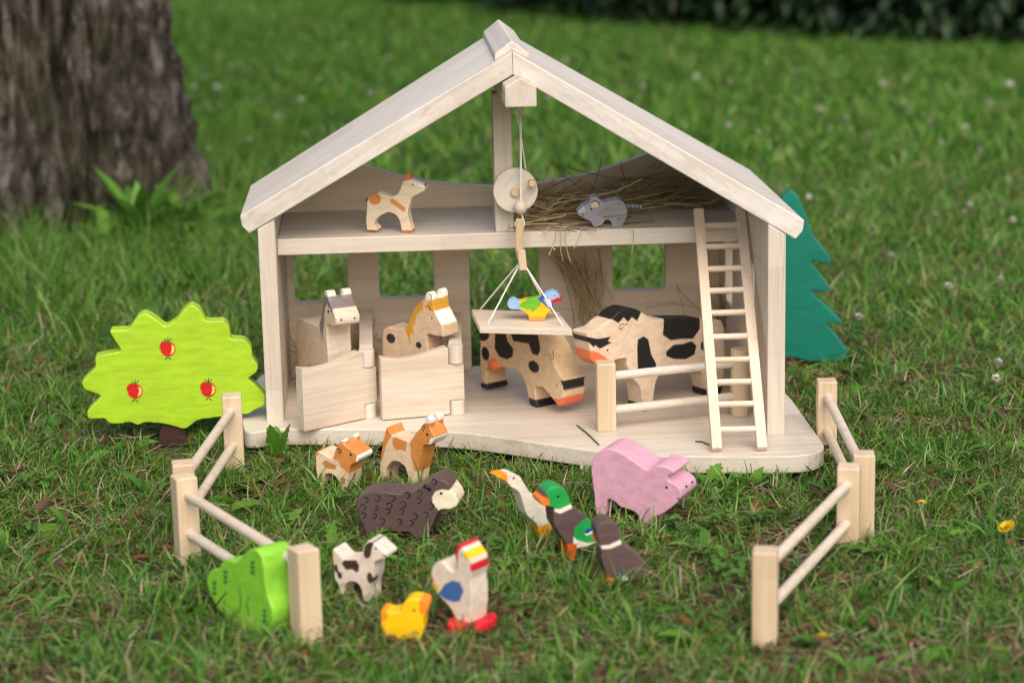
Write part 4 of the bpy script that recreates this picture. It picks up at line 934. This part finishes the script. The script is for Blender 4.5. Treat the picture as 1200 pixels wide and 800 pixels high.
# ------------------------------------------------------------------ clover heads and dandelions
def clover_head():
    r = np.random.default_rng(9); V, Fc, C = [], [], []
    for k in range(70):
        z = 1-2*(k+.5)/70; a = k*2.39996; s_ = math.sqrt(1-z*z); d = np.array([s_*math.cos(a), s_*math.sin(a), z*.85])
        t = np.cross(d, [0, 0, 1.0001]); t = t/np.linalg.norm(t); i0 = len(V); c0 = d*.0035; tip = d*(.0095+.001*r.normal())
        V += [c0-t*.0012, c0+t*.0012, tip+t*.0009, tip-t*.0009]; c = np.array([.66, .65, .58])*(.8+.3*r.random()) if z > -.3 else np.array([.40, .30, .22])
        C += [c*.8, c*.8, c, c]; Fc.append((i0, i0+1, i0+2, i0+3))
    return tinted_mesh('flower_head', V, Fc, C, HAY)
def dandelion_head():
    r = np.random.default_rng(5); V, Fc, C = [], [], []
    for ring, (n_, L, up) in enumerate(((22, .013, .25), (18, .010, .7), (12, .006, 1.2))):
        for k in range(n_):
            a = 6.283*k/n_+ring*.2+r.normal()*.06; d = np.array([math.cos(a)*math.cos(up), math.sin(a)*math.cos(up), math.sin(up)]); t = np.array([-math.sin(a), math.cos(a), 0])
            i0 = len(V); V += [d*.001-t*.0008, d*.001+t*.0008, d*L+t*.001, d*L-t*.001]; c = np.array([.80, .52, .015])*(.8+.3*r.random()); C += [c*.8, c*.8, c, c]; Fc.append((i0, i0+1, i0+2, i0+3))
    return tinted_mesh('flower_head', V, Fc, C, HAY)
def stem_mesh(h):
    V, Fc, C = [], [], []; strip(V, Fc, C, np.zeros(3), .3, h, .002, .15, (.09, .17, .05), 4); strip(V, Fc, C, np.zeros(3), .3+1.57, h, .002, .05, (.09, .17, .05), 4)
    return tinted_mesh('stem', V, Fc, C, LEAF)
CH, DH = clover_head(), dandelion_head(); ST = {h: stem_mesh(h*S) for h in (38, 55)}
def flower(name, px, py, head, h, label, cat, group, sc=1.0):
    p = onz(px, py, GZ+h); p = np.array([p[0], p[1], GZ])
    zz = gz(p[0]*S, p[1]*S)
    th = thing(name, label, cat, p+np.array([0, 0, zz/S]), group)
    st = link_mesh('stem', ST[h], None, th, Wd(p)+Vector((0, 0, zz))); hd = link_mesh('flower_head', head, None, th, Wd(p+np.array([h*.12, 0, h*.97]))+Vector((0, 0, zz))); hd.scale = (sc,)*3; hd.rotation_euler = (rng.normal()*.3, rng.normal()*.3, rng.random()*6)
for px, py in ((225, 103), (237, 90), (252, 103), (268, 77), (288, 166), (322, 142), (240, 176), (401, 52), (452, 67), (525, 60), (431, 110), (350, 118), (300, 120), (372, 92), (706, 48), (750, 100), (813, 88), (850, 152), (930, 82), (957, 129), (988, 143), (1015, 162), (1032, 95), (1059, 90), (1056, 118), (1062, 128), (1087, 143), (1128, 150), (1157, 116), (1145, 180), (905, 60), (885, 160), (660, 70), (640, 118), (1180, 95), (1100, 172)):
    flower('clover_flower', px, py, CH, 55, 'white clover flower in the lawn between the tree trunk and the left roof slope' if px < 560 else 'white clover flower in the far lawn just below the dark hedge' if py < 100 else 'white clover flower in the lawn beyond the right roof slope', 'flower', 'white clover flowers in the lawn', .6+.4*rng.random())
for px, py in ((1095, 252), (1133, 241), (1127, 250), (1184, 258), (1108, 334), (1168, 326), (1166, 424), (1163, 442), (1003, 370), (945, 232), (1040, 300)):
    flower('clover_flower', px, py, CH, 38, 'white clover flower in the lawn to the right of the fir tree toy', 'flower', 'white clover flowers in the lawn', .55+.3*rng.random())
for px, py, l in ((1175, 617, 'yellow dandelion flower in open grass right of the fences'), (958, 746, 'yellow dandelion flower in front of the right fence end post'), (1075, 588, 'small yellow flower low in the grass outside the right fence corner')):
    flower('dandelion_flower', px, py, DH, 38, l, 'flower', 'yellow dandelion flowers', (.6 if py > 700 else .7) if py != 588 else .4)


# ------------------------------------------------------------------ hay
def hay(name, label, strands):
    bm = bmesh.new(); cl = bm.verts.layers.float_color.new('tint')
    for pts_, r_, col in strands:
        n0 = len(bm.verts); add_tube(bm, pts_, r_, 3, False); bm.verts.ensure_lookup_table()
        for v in bm.verts[n0:]: v[cl] = (*col, 1)
    for v in bm.verts: v.co.z = min(v.co.z, ZA-abs(v.co.x)*TAN-4)
    o = from_bm(name, bm, HAY); return tag(o, label, 'hay', None, 'stuff')
HC = [(.54, .42, .22), (.42, .31, .16), (.64, .54, .32), (.33, .22, .12), (.58, .48, .25)]
def bendy(p, d, L, n_=6, k=.35):
    p = Vector(p); d = Vector(d).normalized(); o = [p.copy()]; c = Vector(rng.normal(size=3))*k
    for _ in range(n_): d = (d+c/n_+Vector(rng.normal(size=3))*.06).normalized(); p = p+d*L/n_; o.append(p.copy())
    return o
st = []
for _ in range(340):
    t = rng.random(); x = 12+rng.normal()*30+85*t*rng.random() if rng.random() < .6 else 30+rng.random()*215; y = -6-rng.random()*(165 if x < 95 else 90)
    hgt = 26*math.exp(-((x-60)/70)**2)*math.exp(-((y+80)/80)**2)+16*(x > 120)*rng.random()
    a = rng.normal()*.5+(3.14 if rng.random() < .5 else 0); L = 40+90*rng.random()
    q = bendy((x, y, LZ+1.5+hgt*rng.random()), (math.cos(a), math.sin(a)*.7, rng.normal()*.12), L)
    q = [Vector((min(max(v.x, -5), 268), min(v.y, -5), max(v.z, LZ+1))) for v in q]
    st.append((q, .45+.45*rng.random(), np.array(HC[rng.integers(5)])*(.7+.5*rng.random())))
for _ in range(60):                                    # along the back wall towards the right corner
    q = bendy((110+rng.random()*60, -8-rng.random()*30, LZ+6+rng.random()*30), (1, rng.normal()*.1, rng.normal()*.1+.03), 90+rng.random()*70); q = [Vector((min(v.x, 268), min(v.y, -5), max(v.z, LZ+1))) for v in q]
    st.append((q, .5, np.array(HC[rng.integers(5)])))
for x in (52, 58, 70, 40, 88, 140):                    # wisps over the front edge
    q = bendy((x, -182, LZ+3), (rng.normal()*.5, -1, .1), 16, 2)+bendy((x+rng.normal()*5, -198, LZ+1), (rng.normal()*.5, -.1, -1), 14+28*rng.random(), 3); st.append((q, .6, np.array(HC[2])))
q = [Vector(ony(px, py, -60)) for px, py in ((636, 214), (645, 192), (680, 200), (705, 206), (745, 210))]; st.append((q, .7, np.array(HC[1])))
hay('hay', 'heap of dry hay spread over the barn loft around the mouse', st)
st = []
rt_ = ony(693, 362, -22)
for _ in range(78):
    e = ony((640+rng.random()*38 if rng.random() < .7 else 640+rng.random()*72)+rng.normal()*5, 288+rng.random()*10, -12-rng.random()*25); m_ = (rt_+e)/2+np.array([rng.normal()*5+11, -4, rng.normal()*5+4]); s_ = rt_+rng.normal(size=3)*np.array([9, 4, 6])+np.array([0, 0, -rng.random()*20])
    q = [Vector(s_*(1-t)**2+2*t*(1-t)*m_+e*t*t) for t in np.linspace(0, rng.random()*.35+.65, 6)]; q = [Vector((v.x, min(v.y, -4), min(v.z, LZ-LT-1))) for v in q]
    st.append((q, .4+.4*rng.random(), np.array(HC[rng.integers(5)])*.9))
for pts_ in (((672, 342), (676, 338), (690, 352), (712, 360)), ((756, 362), (785, 355), (815, 360), (835, 368)), ((792, 333), (800, 345), (815, 358), (822, 366)), ((805, 380), (800, 360), (796, 345), (793, 332))):
    st.append(([Vector(ony(px, py, -25)) for px, py in pts_], .55, np.array(HC[1])))
hay('hay', 'sheaf of dry hay hanging from the loft on the back wall above the standing cow', st)
st = []
rt_ = ony(848, 385, -40)
for _ in range(70):
    e = ony(835+rng.random()*30, 330+rng.random()*35, -10-rng.random()*60); s_ = rt_+rng.normal(size=3)*np.array([8, 10, 8])
    q = [Vector(s_*(1-t)+e*t+rng.normal(size=3)*1.5) for t in np.linspace(0, 1, 5)]; q = [Vector((min(v.x, 273), min(v.y, -4), max(v.z, 2))) for v in q]
    st.append((q, .45, np.array(HC[rng.integers(5)])*.9))
hay('hay', 'small tuft of hay in the barn corner behind the ladder', st)
st = []
for _ in range(80):
    x = -268+rng.random()*(150); y = -8-rng.random()*40
    q = bendy((x, y, 3+rng.random()*45), (rng.normal(), rng.normal()*.3, rng.normal()*.6), 30+30*rng.random()); q = [Vector((max(v.x, -273), min(v.y, -4), max(v.z, 1.5))) for v in q]
    st.append((q, .5, np.array([.42, .27, .09])*(.7+.5*rng.random())))
hay('hay', 'golden straw lying on the floor at the back of the horse stalls', st)

# ------------------------------------------------------------------ tree at the back left
def bark():
    m = N('bark'); vec, raw = m.obj(); tc = m.n('ShaderNodeTexCoord'); at = m.n('ShaderNodeAttribute', attribute_name='depth')
    mp = m.n('ShaderNodeMapping'); mp.inputs['Scale'].default_value = (22, 22, 7); m.l(tc.outputs['Object'], mp.inputs[0])
    a = m.noise(mp.outputs[0], 1.5, 7, .7, .4); b = m.noise(tc.outputs['Object'], 90, 5, .7); g = m.noise(tc.outputs['Object'], 6, 3, .6)
    c = m.ramp(a, [(.34, (.014, .012, .010)), (.5, (.072, .062, .053)), (.64, (.22, .20, .178))])
    c = m.mix(.6, c, m.ramp(b, [(.3, (.5, .46, .44)), (.65, (1.2, 1.15, 1.1))]), 'MULTIPLY')
    c = m.mix(m.ramp(g, [(.5, (0, 0, 0)), (.68, (.45, .45, .45))]), c, (.07, .075, .022))
    m.l(c, m.b.inputs['Base Color']); m.b.inputs['Roughness'].default_value = .95; m.b.inputs['Specular IOR Level'].default_value = .15; m.bump(b, .9, .012); return m.m
def tree():
    base = np.array([TREE_C[0], TREE_C[1], GZ]); th = thing('tree', 'thick old tree trunk with deeply furrowed brown bark', 'tree', base); bk = bark()
    bm = bmesh.new(); na, nz = 300, 210; H = 3.4; rows = []
    for j in range(nz):
        t = (j/(nz-1))**1.6; z = H*t-.06; row = []
        for i in range(na):
            a = 2*math.pi*i/na
            R = .205+.055*math.exp(-max(z, 0)/.16)*(1+.35*math.sin(3*a+.6)+.25*math.sin(5*a+2))+.03*math.exp(-max(z, 0)/.6)-.012*z
            wob = noise.noise(Vector((math.cos(a)*2, math.sin(a)*2, z*2.2)))*.10
            s_ = a+wob*1.4
            rid = abs(noise.noise(Vector((math.cos(s_)*5.2, math.sin(s_)*5.2, z*2.6+3)))); rid2 = abs(noise.noise(Vector((math.cos(s_)*15, math.sin(s_)*15, z*6+9)))); pl = noise.noise(Vector((math.cos(s_)*26, math.sin(s_)*26, z*22)))
            dsp = .060*min(1, rid*3.4)+.032*min(1, rid2*3)+.014*pl+.008*noise.noise(Vector((math.cos(s_)*50, math.sin(s_)*50, z*45)))
            R += dsp-.065
            row.append(bm.verts.new((R*math.cos(a)-.01*z, R*math.sin(a), z)))
        rows.append(row)
    for j in range(nz-1):
        for i in range(na): bm.faces.new((rows[j][i], rows[j][(i+1) % na], rows[j+1][(i+1) % na], rows[j+1][i]))
    bm.faces.new(rows[-1])
    me = bpy.data.meshes.new('trunk'); bm.to_mesh(me); bm.free(); me.polygons.foreach_set('use_smooth', [True]*len(me.polygons)); me.materials.append(bk)
    link_mesh('trunk', me, None, th, Wd(base))
    ends = []
    for k, (a, L, up) in enumerate(((.4, 1.5, .9), (1.7, 1.3, 1.2), (2.9, 1.5, .8), (4.1, 1.2, 1.1), (5.2, 1.4, 1.0))):
        bm = bmesh.new(); p = Vector((-.03, 0, 3.0)); d = Vector((math.cos(a), math.sin(a), up)).normalized(); pts_ = [p.copy()]; rr = [.10]
        for q in range(6): d = (d+Vector((rng.normal()*.12, rng.normal()*.12, .05))).normalized(); p = p+d*L/5; pts_.append(p.copy()); rr.append(.10*(1-q/7.5))
        add_tube(bm, pts_, rr, 12); me = bpy.data.meshes.new('limb'); bm.to_mesh(me); bm.free(); me.materials.append(bk); link_mesh('limb', me, None, th, Wd(base)); ends += pts_[2:]
    V, Fc, C = [], [], []
    for _ in range(5200):
        e = ends[rng.integers(len(ends))]; c = np.array(e)+rng.normal(size=3)*np.array([.42, .42, .30])
        leaf_blade(V, Fc, C, c, rng.random()*6.28, rng.normal()*.5, .07+.05*rng.random(), .05, np.array(GREENS[rng.integers(3)]), 0, 2, .5)
    link_mesh('crown', tinted_mesh('crown', V, Fc, C, LEAF), None, th, Wd(base))
    FOOT.append([(TREE_C[0]+240*math.cos(q), TREE_C[1]+240*math.sin(q)) for q in np.linspace(0, 6.28, 12)])
tree()
# ------------------------------------------------------------------ hedge across the far end of the lawn
HL = leafy('hedge_leaf', trans=.15, rough=.45, hue_noise=0)
def shrub(x, y, rx, h, label, seed):
    r = np.random.default_rng(seed); base = np.array([x, y, GZ]); th = thing('hedge_shrub', label, 'shrub', base, 'dark shrubs of the far hedge')
    V, Fc, C = [], [], []
    for _ in range(5200):
        z = h*r.random()**.85; q = r.random()*6.28; f = (.55+.45*r.random()**.4)*rx*S*(1-.45*(z/h)**2)*(1+.2*noise.noise(Vector((math.cos(q)*2, math.sin(q)*2, z*3+seed))))
        c = np.array([f*math.cos(q), f*math.sin(q), .02+z]); col = np.array([(.018, .045, .016), (.028, .065, .022), (.014, .034, .016), (.04, .08, .03)][r.integers(4)])*(.7+.5*r.random())
        leaf_blade(V, Fc, C, c, q+r.normal()*.9, -.2+r.normal()*.5, .06+.04*r.random(), .035, col, 0, 2, .4)
    link_mesh('foliage', tinted_mesh('foliage', V, Fc, C, HL), None, th, Wd(base))
    for k in range(5):
        bm = bmesh.new(); q = k*1.3+seed; add_tube(bm, [(0.06*math.cos(q), .06*math.sin(q), -.02), (.15*math.cos(q), .15*math.sin(q), h*.5), (.3*math.cos(q), .3*math.sin(q), h*.95)], [.018, .014, .006], 7)
        me = bpy.data.meshes.new('stem'); bm.to_mesh(me); bm.free(); me.materials.append(BARKS); link_mesh('stem', me, None, th, Wd(base))
BARKS = plain('shrub_bark', (.05, .035, .025), .9)
hp_ = [onz(px, py, GZ) for px, py in ((470, -14), (610, 10), (730, 27), (850, 39), (970, 48), (1085, 56), (1190, 60), (1290, 62), (1390, 62))]
lbs = ('dark evergreen shrub of the hedge behind the roof ridge', 'dark evergreen shrub of the hedge behind the right roof slope top', 'dark leafy shrub of the far hedge beyond the right roof slope', 'dark leafy shrub in the middle of the far hedge', 'dark leafy shrub of the far hedge above the fir tree toy', 'dark bluish shrub of the far hedge past the fir tree toy', 'dark shrub of the far hedge above the open lawn', 'dark shrub of the hedge out past the open lawn', 'last dark shrub of the hedge far out past the lawn')
for k, p in enumerate(hp_):
    dd = np.array([p[0]-CAM[0], p[1]-CAM[1]]); dd /= np.linalg.norm(dd); rx = 520
    shrub(p[0]+dd[0]*rx*.85, p[1]+dd[1]*rx*.85, rx, 1.1, lbs[k], 60+k)
